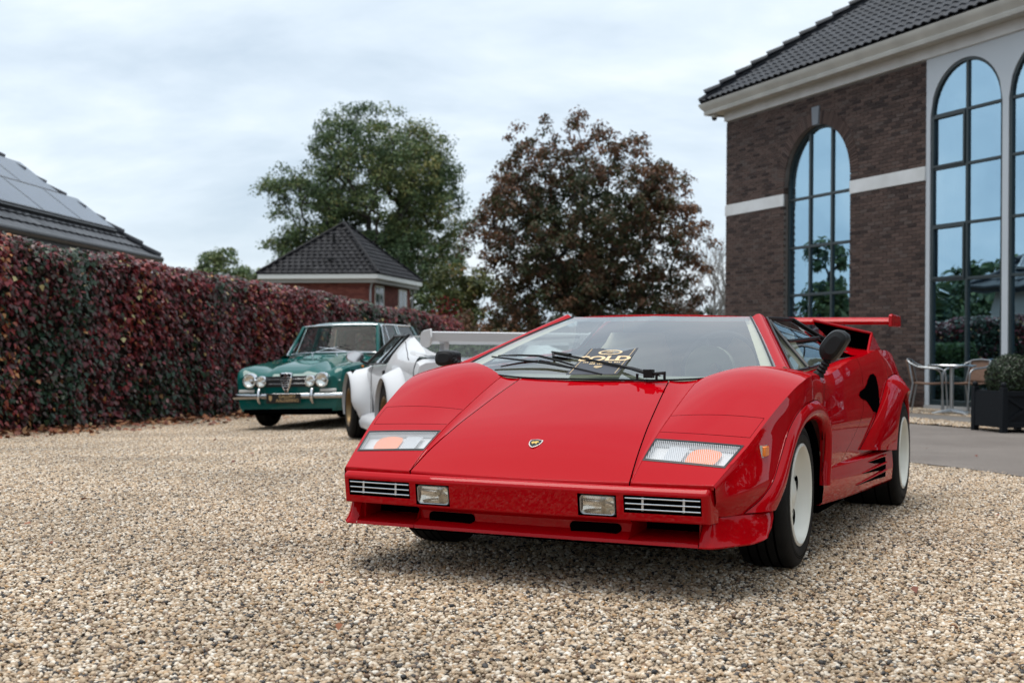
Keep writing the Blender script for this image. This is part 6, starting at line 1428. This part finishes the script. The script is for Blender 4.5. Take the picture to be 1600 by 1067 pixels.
for z in (.50, .53, .56, .59, .62, .65): w = .012 + .078 * S((z - .44) / .2); mb.box(gx + .022, gx + .03, -w * .82, w * .82, z - .006, z + .006)
mb.build('shield_bars', CHROME, shd, bevel=.002)
MB().lathe([(.001, gx + .036), (.026, gx + .036), (.03, gx + .03)], 16, 'x', (0, 0, .678)).build('shield_badge', CHROME, shd)
for s in both:
    round_lamp(sal, (gx + .048, s * .505, .614), .082); round_lamp(sal, (gx + .046, s * .34, .600), .064)
    MB().box(gx - .03, gx + .016, min(s * .46, s * .68), max(s * .46, s * .68), .462, .502).build('turn_signal', mat('signal_lens', (.6, .6, .58), .2, coat=.6), sal, bevel=.008)
    MB().tube([(2.04, s * .37, .33), (2.075, s * .37, .36), (2.088, s * .37, .41), (2.075, s * .37, .47), (2.045, s * .37, .50)], .021, 8).build('overrider', CHROME, sal, smooth=60)
    MB().box(1.36, 1.42, min(s * .778, s * .79), max(s * .778, s * .79), .76, .785).build('side_repeater', mat('orange_lens', (.8, .25, .03), .3), sal, bevel=.005)
bp = [(1.90, -.80), (1.98, -.79), (2.03, -.72), (2.055, -.55), (2.066, -.3), (2.068, 0), (2.066, .3), (2.055, .55), (2.03, .72), (1.98, .79), (1.90, .80), (1.6, .805)]
bp = [(1.6, -.805)] + bp
def bsec(x, y, k): d = [(-.012, .380), (.0, .39), (.006, .412), (.0, .435), (-.012, .446)][k]; nn = Vector((x - .9, y * 1.2, 0)).normalized(); return (x + nn.x * d[0] * 1, y + nn.y * d[0], d[1])
MB().grid([[bsec(x, y, k) for k in range(5)] for x, y in [(p.x, p.y) for p in curve3([(a, b, 0) for a, b in bp], 50)]]).build('bumper', mat('bumper_chrome', (.5, .51, .52), .1, metal=1.), sal, smooth=60, recalc=True)
# number plate with the dealer's name
pl = MB().box(2.072, 2.08, -.26, .22, .325, .445).build('number_plate', mat('plate_black', (.012, .011, .01), .35), sal, bevel=.003)
PG = mat('plate_gold', (.42, .28, .13), .45); PM = Matrix(((0, 0, 1, 0), (1, 0, 0, 0), (0, 1, 0, 0), (0, 0, 0, 1)))
for tx, z, sz in (('GALLERY', .408, .052), ('AALDERING', .358, .052)):
    me = text_mesh(tx, sz, .0005, 1.12, bold=.0008); me.materials.append(PG); o = link('lettering', me, pl); m = PM.copy(); m.translation = (2.0812, .035, z); o.matrix_local = m
MB().prism([(-.222, .42), (-.178, .42), (-.178, .375), (-.2, .35), (-.222, .375)], 2.0805, 2.0815, lambda a, b, h: (h, a, b)).build('plate_crest', PG, pl, recalc=True)
# greenhouse
WSB = lambda y: Vector((.66 - .10 * (y / .65) ** 2, y, .968 - .02 * (y / .65) ** 2)); WST = lambda y: Vector((.33 - .05 * (y / .56) ** 2, y, 1.352 - .012 * (y / .56) ** 2))
GG = glass_mat('saloon_glass', (.8, .88, .85), 1.22)
MB().surf(lambda u, v: WSB(v * .645).lerp(WST(v * .555), u), 0, 1, 6, -1, 1, 16).build('windscreen', GG, sal, smooth=80, recalc=True)
frm = [WSB(v * .65) for v in frange(-1, 1, 14)] + [WSB(.65).lerp(WST(.56), k / 6) for k in range(1, 7)] + [WST(v * .56) for v in frange(.9, -1, 14)] + [WST(-.56).lerp(WSB(-.65), k / 6) for k in range(1, 6)]
MB().tube([p + Vector((.006, 0, .004)) for p in frm], .013, 6, closed=True).build('screen_frame', CHROME, sal, smooth=60)
def groof(u, v):
    X = lerp(.34, -1.02, u); a = abs(v); y = v * lerp(.585, .565, u); return (X - .06 * a * a * (1 - 2 * u), y, 1.40 - .045 * a ** 3 - .03 * S((.12 - u) / .12) - .035 * S((u - .85) / .15))
MB().surf(groof, 0, 1, 24, -1, 1, 20).build('roof', GREEN, sal, smooth=60, recalc=True)
for s in both:
    MB().tube([Vector(groof(u, s)) + Vector((0, s * .004, -.006)) for u in frange(0, 1, 14)], .010, 6).build('rain_gutter', CHROME, sal, smooth=60)
    bl_ = lambda X: Vector((X, s * .735, .945)); tl_ = lambda X: Vector((X, s * .585, 1.345 + .0 * X))
    pill = lambda a, b, w, nm='pillar': MB().hexa([a + Vector((-w, 0, 0)), a + Vector((w, 0, 0)), a + Vector((w, -s * .04, 0)), a + Vector((-w, -s * .04, 0)), b + Vector((-w, 0, 0)), b + Vector((w, 0, 0)), b + Vector((w, -s * .04, 0)), b + Vector((-w, -s * .04, 0))]).build(nm, GREEN, sal, recalc=True, bevel=.006)
    pill(Vector((.57, s * .685, .95)), Vector((.30, s * .578, 1.35)), .030); pill(bl_(-.28), tl_(-.26), .035); pill(bl_(-1.12), tl_(-.92), .06)
    mb = MB().grid([[(X, s * .785, .90), (X, s * .778, .93), (X, s * .735, .952)] for X in frange(.6, -1.3, 12)]); mb.build('belt_line', GREEN, sal, smooth=60, recalc=True)
    for (x0, x1, t0, t1) in ((.50, -.24, .26, -.22), (-.32, -1.06, -.30, -.86)):
        w_ = MB().add([bl_(x0), bl_(x1), tl_(t1), tl_(t0)], [(0, 1, 2, 3)]).build('side_window', GG, sal)
        MB().tube([p + Vector((0, s * .006, 0)) for p in (bl_(x0), bl_(x1), tl_(t1), tl_(t0))], .010, 6, closed=True).build('window_frame', CHROME, w_)
        if x0 > 0: MB().tube([bl_(.22) + Vector((0, s * .006, 0)), tl_(.14) + Vector((0, s * .006, 0))], .008, 6).build('quarter_light_bar', CHROME, w_)
mb = MB().add([(-1.30, -.60, .97), (-1.30, .60, .97), (-1.02, .52, 1.33), (-1.02, -.52, 1.33)], [(0, 1, 2, 3)]); mb.build('rear_window', GG, sal)
for s in both: MB().hexa([Vector((-1.14, s * .72, .95)), Vector((-1.36, s * .70, .95)), Vector((-1.36, s * .60, .95)), Vector((-1.14, s * .66, .95)), Vector((-.95, s * .58, 1.35)), Vector((-1.05, s * .56, 1.34)), Vector((-1.05, s * .5, 1.34)), Vector((-.95, s * .53, 1.35))]).build('pillar', GREEN, sal, recalc=True, bevel=.01)
MB().surf(lambda u, v: (groof(u, v)[0], groof(u, v)[1] * .98, groof(u, v)[2] - .018), .02, .98, 12, -1, 1, 10).build('headliner', HEADLINER, sal)
mb = MB()
for (y0, y1, z0, z1) in ((-.70, -.44, .95, 1.33), (.44, .70, .95, 1.33), (-.44, .44, 1.27, 1.33), (-.44, .44, .95, 1.02)): mb.hexa([(-1.24 + .6 * (z - 1.0) * .7, y, z) for y, z in ((y0, z0), (y1, z0))] + [(-1.20 + .6 * (z0 - 1.0) * .7, y, z0) for y in (y1, y0)] + [(-1.24 + .6 * (z1 - 1.0) * .7, y * .86, z1) for y in (y0, y1)] + [(-1.20 + .6 * (z1 - 1.0) * .7, y * .86, z1) for y in (y1, y0)])
mb.build('rear_trim', HEADLINER, sal)
MB().box(1.97, 2.012, -.62, .62, .195, .25).build('nose_shade_strip', VOID, sal, bevel=.01)  # black strip standing in for the shade below the bumper
# cabin
SEATD = mat('dark_seat', (.035, .03, .028), .7)
MB().box(.35, .62, -.66, .66, .80, .93).build('dashboard', SEATD, sal, bevel=.02)
for s in both: MB().box(-.32, -.2, s * .35 - .25, s * .35 + .25, .4, 1.05).build('seat', SEATD, sal, bevel=.05)
MB().box(-1.1, -.95, -.6, .6, .4, 1.0).build('rear_bench', SEATD, sal, bevel=.05)
stw = MB(); stw.tube([(.28 - .11 * math.sin(a), .33 + .19 * math.cos(a), .98 + .16 * math.sin(a)) for a in frange(0, 2 * math.pi, 28)[:-1]], .011, 6, closed=True)
for a in (0.3, 2.84, 4.71): stw.tube([(.28 - .11 * math.sin(a), .33 + .19 * math.cos(a), .98 + .16 * math.sin(a)), (.30, .33, .98)], .008, 5)
stw.build('steering_wheel', BLACK, sal, smooth=60)
for y0, y1, zz_ in ((-.28, .10, 0), (.30, -.20, 0)):
    a = WSB(y0) + Vector((.02, 0, .0)); b = WSB(y1).lerp(WST(y1), .17) + Vector((.02, 0, .015)); w = MB(); w.tube([a, a.lerp(b, .5) + Vector((.01, 0, .012)), b], [.008, .006, .005], 6); w.build('wiper_arm', STEEL, sal)
    MB().tube([b + Vector((0, -.22, -.02)), b, b + Vector((0, .18, .01))], .006, 6).build('wiper_blade', BLACK, sal)
for s in both: MB().lathe([(.014, .968 - .03), (.012, .985), (.0, .99)], 8, 'z', (.86, s * .18, -.03)).build('washer_jet', CHROME, sal)
WH = mat('hubcap_steel', (.55, .55, .56), .2, metal=1.)
for s in both:
    for c in (1.255, -1.255): wheel(sal, c, .735, .300, .303, .165, .195, .03, s, WH, holes=0)

# ------------------------------------------------------------------ white mid-engined coupe seen from behind
PY = R(15)
pan = empty('coupe', (-.50, 12.63, -.05), math.atan2(math.cos(PY), -math.sin(PY)), 'white coupe with wide arches and a big rear wing, seen from behind', 'car')
WHITE = paint('white_paint', (.58, .59, .61), coat=.5, ior=1.4)
XP = [2.05, 1.8, 1.25, .85, .3, -.3, -1.0, -1.6, -2.0, -2.1]
PB = itp(XP, [.50, .60, .715, .78, .80, .82, .84, .86, .86, .83]); PW = itp(XP, [.70, .76, .79, .80, .80, .81, .84, .85, .85, .84]); PC = itp(XP, [.51, .62, .73, .80, .83, .86, .87, .88, .875, .85])
def psec(X):
    b, w, c = PB(X), PW(X), PC(X)
    return [(X, y, z) for y, z in [(0, c), (.3, c - .003), (.58, lerp(c, b, .6) + .005), (w - .07, b), (w - .02, b - .025), (w, b - .09), (w - .004, .55), (w - .015, .48), (w - .03, .35), (w - .02, .24), (w - .06, .17), (.4, .16)]]
def phole(x, y, z): return y > .5 and any((x - c) ** 2 + (z - .32) ** 2 < .385 ** 2 for c in (1.25, -1.25))
car_section_loft([2.05, -2.1], 130, psec, WHITE, 'body', pan, phole, smooth=40)
for X in (2.05, -2.1):
    P = psec(X); mb = MB(); mb.add(P + [(x, -y, z) for x, y, z in P[1:]][::-1], [tuple(range(2 * len(P) - 1))]); mb.build('nose_panel' if X > 0 else 'tail_panel', WHITE, pan)
# roof and flying buttresses
def proof(u, v):
    X = lerp(.24, -.50, u); a = abs(v); return (X - .05 * a * a, v * .60, 1.09 - .025 * a ** 2.5 - .02 * S((.2 - u) / .2))
MB().surf(proof, 0, 1, 14, -1, 1, 16).build('roof', WHITE, pan, smooth=60, recalc=True)
BTZ = itp([-.2, -.5, -.8, -1.2, -1.6, -1.8, -2.0], [1.075, 1.065, 1.02, .955, .90, .885, .872]); BTY = itp([-.2, -.5, -1.2, -1.8], [.585, .585, .62, .70])
for s in both:
    def sail(u, v):
        X = lerp(-.37, -2.0, u); y0, z0 = BTY(X), BTZ(X); w, b = PW(X), PB(X); k = S(u / .35)
        q = dense([(y0, z0), (lerp(y0, w, .45) + .02 * k, lerp(z0, b, .42) + .015 * k), (w - .02, b - .01), (w + .006, b - .10), (w + .006, .55)], 16); m_ = min(15, int(v * 16)); f_2 = v * 16 - m_
        return (X, s * lerp(q[m_][0], q[m_ + 1][0], f_2), lerp(q[m_][1], q[m_ + 1][1], f_2))
    mb = MB().surf(sail, 0, 1, 30, 0, 1, 16); mb.grid([[sail(u, 0) for u in frange(0, 1, 20)], [(sail(u, 0)[0], s * .46, PC(sail(u, 0)[0]) + .005) for u in frange(0, 1, 20)]])
    mb.build('buttress', WHITE, pan, smooth=60, recalc=True)
    MB().tube([Vector(sail(u, .12 + .3 * u)) + Vector((0, s * .002, .002)) for u in frange(.05, .8, 14)], .003, 5).build('lid_seam', VOID, pan)
    A0, A1, B0, B1 = Vector((.85, s * .80, .775)), Vector((.20, s * .615, 1.062)), Vector((-.30, s * .80, .80)), Vector((-.36, s * .585, 1.066))
    sw = MB().surf(lambda u, v: A0.lerp(B0, u).lerp(A1.lerp(B1, u), v), 0, 1, 6, 0, 1, 6).build('side_window', glass_mat('coupe_glass', (.55, .63, .62), 1.6) if 'coupe_glass' not in D.materials else D.materials['coupe_glass'], pan, smooth=60, recalc=True)
    o_ = Vector((0, s * .012, .008))
    for pts, r_ in (([A0, A1], .020), ([A1, B1], .016), ([B1, B0], .018), ([B0, A0], .010), ([A0.lerp(B0, .70), A1.lerp(B1, .62)], .012)): MB().tube([p + o_ for p in pts], r_, 6).build('window_trim', DARKPL, sw)
    # flares
    for c, lipy, tall in ((1.25, .965, .395), (-1.25, 1.0, .42)):
        Rx, Rz, Wx, Hz = .375, .365, .27, (.085 if c > 0 else .13)
        def pbase(X, Z):
            b, w = PB(X), PW(X); return w if Z < b - .09 else w - .07 * S((Z - b + .09) / .09)
        def fl(th, f):
            X = c + (Rx + Wx * f) * math.cos(th); Z = .32 + (Rz + Hz * f) * math.sin(th); b_ = pbase(X, Z) - .012
            ly = lipy - (.10 * S((.42 - Z) / .25) if (X < c) else .02 * S((.42 - Z) / .25))
            return (X, s * lerp(ly, b_, (1 - math.cos(math.pi * f)) / 2), Z)
        mb = MB().surf(fl, R(-14), R(194), 44, 0, 1, 12); mb.grid([[fl(t, 0) for t in frange(R(-14), R(194), 44)], [(lambda q: (q[0], q[1] - s * .04, q[2] + .002))(fl(t, 0)) for t in frange(R(-14), R(194), 44)]])
        mb.build('wheel_flare', WHITE, pan, smooth=70, recalc=True)
        mb = MB(); mb.grid([[(c + .40 * math.cos(a), s * y, .32 + .40 * math.sin(a)) for a in frange(-.1, math.pi + .1, 20)] for y in (.45, .93)]); mb.add([(c + .40 * math.cos(a), s * .45, .32 + .40 * math.sin(a)) for a in frange(-.1, math.pi + .1, 20)], [tuple(range(21))]); mb.build('wheel_well', VOID, pan)
        wheel(pan, c, .945 if c > 0 else .975, .325, .328, .26 if c > 0 else .34, .20, .10 if c > 0 else .11, s, mat('bronze_rim', (.16, .105, .05), .4, metal=.7) if 'bronze_rim' not in D.materials else D.materials['bronze_rim'], holes=5, hole_r=.03)
    # skirt
    mb = MB().grid([[(X, s * .78, .30), (X, s * .87, .255), (X, s * .895, .20), (X, s * .88, .14), (X, s * .76, .13)] for X in frange(.80, -.80, 10)]); mb.build('side_skirt', WHITE, pan, smooth=40, recalc=True)
    MB().box(-.30, -.22, min(s * .80, s * .826), max(s * .80, s * .826), .66, .74).build('door_handle', DARKPL, pan, bevel=.006)
    for X in (.62, -.36): MB().tube([(X - .04 * (1 - q) * 0, s * (PW(X) + .001 if q < .9 else PW(X) - .02), lerp(.26, PB(X) - .02, q)) for q in frange(0, 1, 8)], .0025, 5).build('shut_line', VOID, pan)
    mm_ = MB().lathe([(.001, -.045), (.045, -.04), (.066, -.015), (.07, .02), (.066, .03)], 20, 'x'); mm_.mapv(lambda x, y, z: (.66 - x, s * (.965) + y * 1.35, .865 + z * .85)); mo = mm_.build('door_mirror', WHITE if False else mat('mirror_chrome', (.7, .71, .72), .12, metal=.9), pan, smooth=50, recalc=True)
    mg = MB().lathe([(.001, 0), (.062, 0)], 20, 'x'); mg.mapv(lambda x, y, z: (.628, s * .965 + y * 1.33, .865 + z * .84)); mg.build('mirror_glass', CHROME, mo)
    MB().tube([(.68, s * .82, .79), (.67, s * .90, .82), (.66, s * .95, .84)], .014, 8).build('mirror_arm', DARKPL, mo)
    MB().box(-2.115, -2.1, min(s * .45, s * .76), max(s * .45, s * .76), .60, .70).build('tail_lamp', mat('tail_lens', (.35, .01, .01), .2, coat=.5), pan, bevel=.01)
mb = MB().surf(lambda u, v: (lerp(.80, .18, u) - .06 * v * v, v * lerp(.76, .53, u), lerp(.80, 1.07, u)), 0, 1, 6, -1, 1, 10); mb.build('windscreen', D.materials.get('clear_glass') or glass_mat('clear_glass', (.9, .93, .92), 1.25), pan, smooth=80, recalc=True)
MB().quad((-.52, -.48, 1.05), (-.52, .48, 1.05), (-.56, .48, .87), (-.56, -.48, .87)).build('rear_screen', D.materials['clear_glass'], pan)
for s in both: MB().box(-.35, -.2, s * .36 - .22, s * .36 + .22, .4, .84).build('seat', SEATD, pan, bevel=.05)
MB().box(.4, .75, -.72, .72, .68, .80).build('dashboard', SEATD, pan, bevel=.02)
MB().box(-1.95, 1.9, -.6, .6, .13, .24).build('underbody', VOID, pan)
# wing
def pfoil(y): k = 0; return [(-1.70, y, 1.03), (-1.705, y, 1.055), (-1.76, y, 1.072), (-2.06, y, 1.088), (-2.08, y, 1.08), (-2.065, y, 1.01), (-1.9, y, .985), (-1.74, y, 1.0), (-1.70, y, 1.03)]
pw = MB().grid([pfoil(y) for y in frange(-.72, .72, 12)]).build('rear_wing', WHITE, pan, smooth=50, recalc=True)
for s in both:
    MB().prism([(-1.66, 1.0), (-1.70, 1.08), (-1.80, 1.10), (-2.10, 1.11), (-2.13, 1.04), (-2.10, .98), (-1.95, .955), (-1.74, .965)], s * .722, s * .738, lambda a, b, h: (a, h, b)).build('wing_end_plate', mat('grey_white_plate', (.55, .55, .56), .4) if 'grey_white_plate' not in D.materials else D.materials['grey_white_plate'], pw, recalc=True, bevel=.006)
    sided(MB().hexa([(-1.72, .55, .86), (-1.95, .55, .86), (-1.95, .59, .86), (-1.72, .59, .86), (-1.80, .55, 1.01), (-1.98, .55, 1.01), (-1.98, .59, 1.01), (-1.80, .59, 1.01)]), s).build('wing_strut', WHITE, pw, recalc=True, bevel=.005)
# ------------------------------------------------------------------ terrace furniture
ALU = mat('aluminium_tube', (.38, .39, .4), .35, metal=1.); WICK = mat('brown_wicker', (.16, .09, .06), .75, vary=(.21, .125, .085), vscale=40, bump=.5, bscale=150)
def chair(loc, rz, label):
    r = empty('terrace_chair', (loc[0], loc[1], .012), rz, label, 'chair', 'chairs on the terrace')     # faces +x
    for s in both:
        MB().tube(curve3([(.26, s * .27, 0), (.24, s * .275, .35), (.22, s * .28, .60), (.14, s * .28, .665), (-.1, s * .275, .69), (-.25, s * .25, .76), (-.29, s * .18, .80)], 26), .0135, 8).build('arm_and_leg', ALU, r, smooth=60)
        MB().tube([(-.28, s * .24, 0), (-.20, s * .235, .44), (-.27, s * .2, .78)], .0125, 8).build('leg', ALU, r, smooth=60)
    MB().tube([(-.29, -.18, .80), (-.31, 0, .815), (-.29, .18, .80)], .0135, 8).build('back_rail', ALU, r, smooth=60)
    w = MB().surf(lambda u, v: (lerp(.24, -.21, u), v * .235, .45 - .015 * math.sin(math.pi * u) + .01 * v * v), 0, 1, 8, -1, 1, 8); w.build('seat', WICK, r, smooth=60, thick=.02)
    w = MB().surf(lambda u, v: (lerp(-.21, -.29, u) - .03 * (1 - v * v), v * .215, lerp(.46, .80, u)), 0, 1, 8, -1, 1, 8); w.build('backrest', WICK, r, smooth=60, thick=.018)
    return r
chair((6.48, 19.85), R(-25), 'wicker and aluminium chair left of the round table, side-on')
chair((7.12, 19.95), R(205), 'wicker and aluminium chair between the round table and the planter')
chair((8.02, 18.4), R(150), 'wicker and aluminium chair mostly hidden behind the planter')
tb = empty('terrace_table', (6.62, 19.2, .012), R(20), 'round aluminium pedestal table between two chairs', 'table')
MB().lathe([(0, .735), (.345, .735), (.352, .728), (.352, .712), (.34, .706), (0, .706)], 40, 'z').build('table_top', STEEL, tb, smooth=40, recalc=True)
MB().tube([(0, 0, .05), (0, 0, .71)], .031, 14).build('column', ALU, tb, smooth=60)
for k in range(4):
    a = math.pi / 2 * k; c, s_ = math.cos(a), math.sin(a)
    f = MB().hexa([(.0, -.04, .03), (.34, -.035, .005), (.34, .035, .005), (.0, .04, .03), (.0, -.035, .075), (.34, -.03, .02), (.34, .03, .02), (.0, .035, .075)]); f.mapv(lambda x, y, z: (x * c - y * s_, x * s_ + y * c, z)); f.build('foot', mat('white_foot', (.5, .52, .54), .4, metal=.4) if 'white_foot' not in D.materials else D.materials['white_foot'], tb, recalc=True, bevel=.006)
# planter box with crossed battens
PLK = mat('black_stained_wood', (.006, .008, .011), .6, spec=.2, bump=.3, bscale=40)
pc = Vector((5.63, 14.6, 0)); pu = Vector((-.22, .975, 0)); PWD = .57
pb = empty('planter_box', pc, math.atan2(pu.y, pu.x), 'black wooden planter with crossed battens on the right', 'planter')     # local x back, local -y to the right
ys = -1
for (x, y) in ((0, 0), (PWD, 0), (0, ys * PWD), (PWD, ys * PWD)):
    p_ = MB().box(x - .035, x + .035, y - .035, y + .035, 0, .52).build('post', PLK, pb, bevel=.006)
    MB().lathe([(.022, .52), (.03, .535), (.034, .555), (.024, .575), (0, .582)], 12, 'z', (x, y, 0)).build('finial', PLK, p_, smooth=60)
for k in range(2):
    for side in (0, 1):
        fx_ = (lambda a, h, d: (a, (0 if side == 0 else ys * PWD) - (ys * d if side else -ys * -d), h)) if k == 0 else (lambda a, h, d: ((0 if side == 0 else PWD) + (d if side == 0 else -d), ys * a, h))
        MB().prism([(.03, .06), (PWD - .03, .06), (PWD - .03, .46), (.03, .46)], .012, .028, fx_).build('panel', PLK, pb, recalc=True)
        for z in (.06, .42): MB().prism([(.03, z), (PWD - .03, z), (PWD - .03, z + .06), (.03, z + .06)], -.012, .012, fx_).build('rail', PLK, pb, recalc=True, bevel=.004)
        for (a0, b0, a1, b1) in ((.03, .12, PWD - .03, .42), (PWD - .03, .12, .03, .42)):
            d = Vector((a1 - a0, b1 - b0)).normalized(); nx, nz = -d.y * .018, d.x * .018
            MB().prism([(a0 + nx, b0 + nz), (a1 + nx, b1 + nz), (a1 - nx, b1 - nz), (a0 - nx, b0 - nz)], -.008 if a0 < a1 else -.0065, .012, fx_).build('batten', PLK, pb, recalc=True)
MB().box(.03, PWD - .03, -PWD + .03, -.03, .40, .44).build('soil', mat('potting_soil', (.03, .022, .016), .95), pb)
def box_ball(name, label, c, r, n, seed, flat=1.0, cat='shrub'):
    rr = np.random.RandomState(seed); o = empty(name, c, 0, label, cat)
    MB().lathe([(.001, -r * .93 * flat)] + [(r * .92 * math.sin(a), -r * .92 * flat * math.cos(a)) for a in frange(.15, math.pi - .15, 10)] + [(.001, r * .93 * flat)], 18, 'z').build('shrub_core', core, o, smooth=70)
    u = rr.normal(0, 1, (n, 3)); u /= np.linalg.norm(u, axis=1, keepdims=True)
    bump_ = np.array([noise.noise(Vector(q * 3.2)) for q in u]); P = u * (r * (1 + .05 * bump_) * rr.uniform(.93, 1.03, n))[:, None] * np.array((1, 1, flat))
    l = link('foliage', leaves_mesh('foliage', P, u + rr.normal(0, .5, (n, 3)), rr.normal(0, 1, (n, 3)), rr.uniform(.018, .034, n), .45 + rr.normal(0, .2, n), D.materials['box_leaf'] if 'box_leaf' in D.materials else tint_mat('box_leaf', [(0, (.008, .018, .008)), (.5, (.018, .036, .013)), (1, (.05, .075, .025))], .4, .4, trans=.1), 'leaf'), o); l['kind'] = 'stuff'
    return o
cc = pc + pu * PWD * .5 + Vector((pu.y, -pu.x, 0)) * PWD * .5
box_ball('boxwood_ball', 'clipped dark boxwood ball growing in the black planter', (cc.x, cc.y, .62), .285, 5600, 61)
p = FW(.42, .62); box_ball('boxwood_ball', 'low dark clipped shrub at the foot of the brick wall', (p[0], p[1], .24), .42, 4200, 62, .75)
p = FW(1.25, .6); box_ball('boxwood_ball', 'dark clipped shrub by the brick wall behind the red car', (p[0], p[1], .22), .40, 3600, 63, .75)
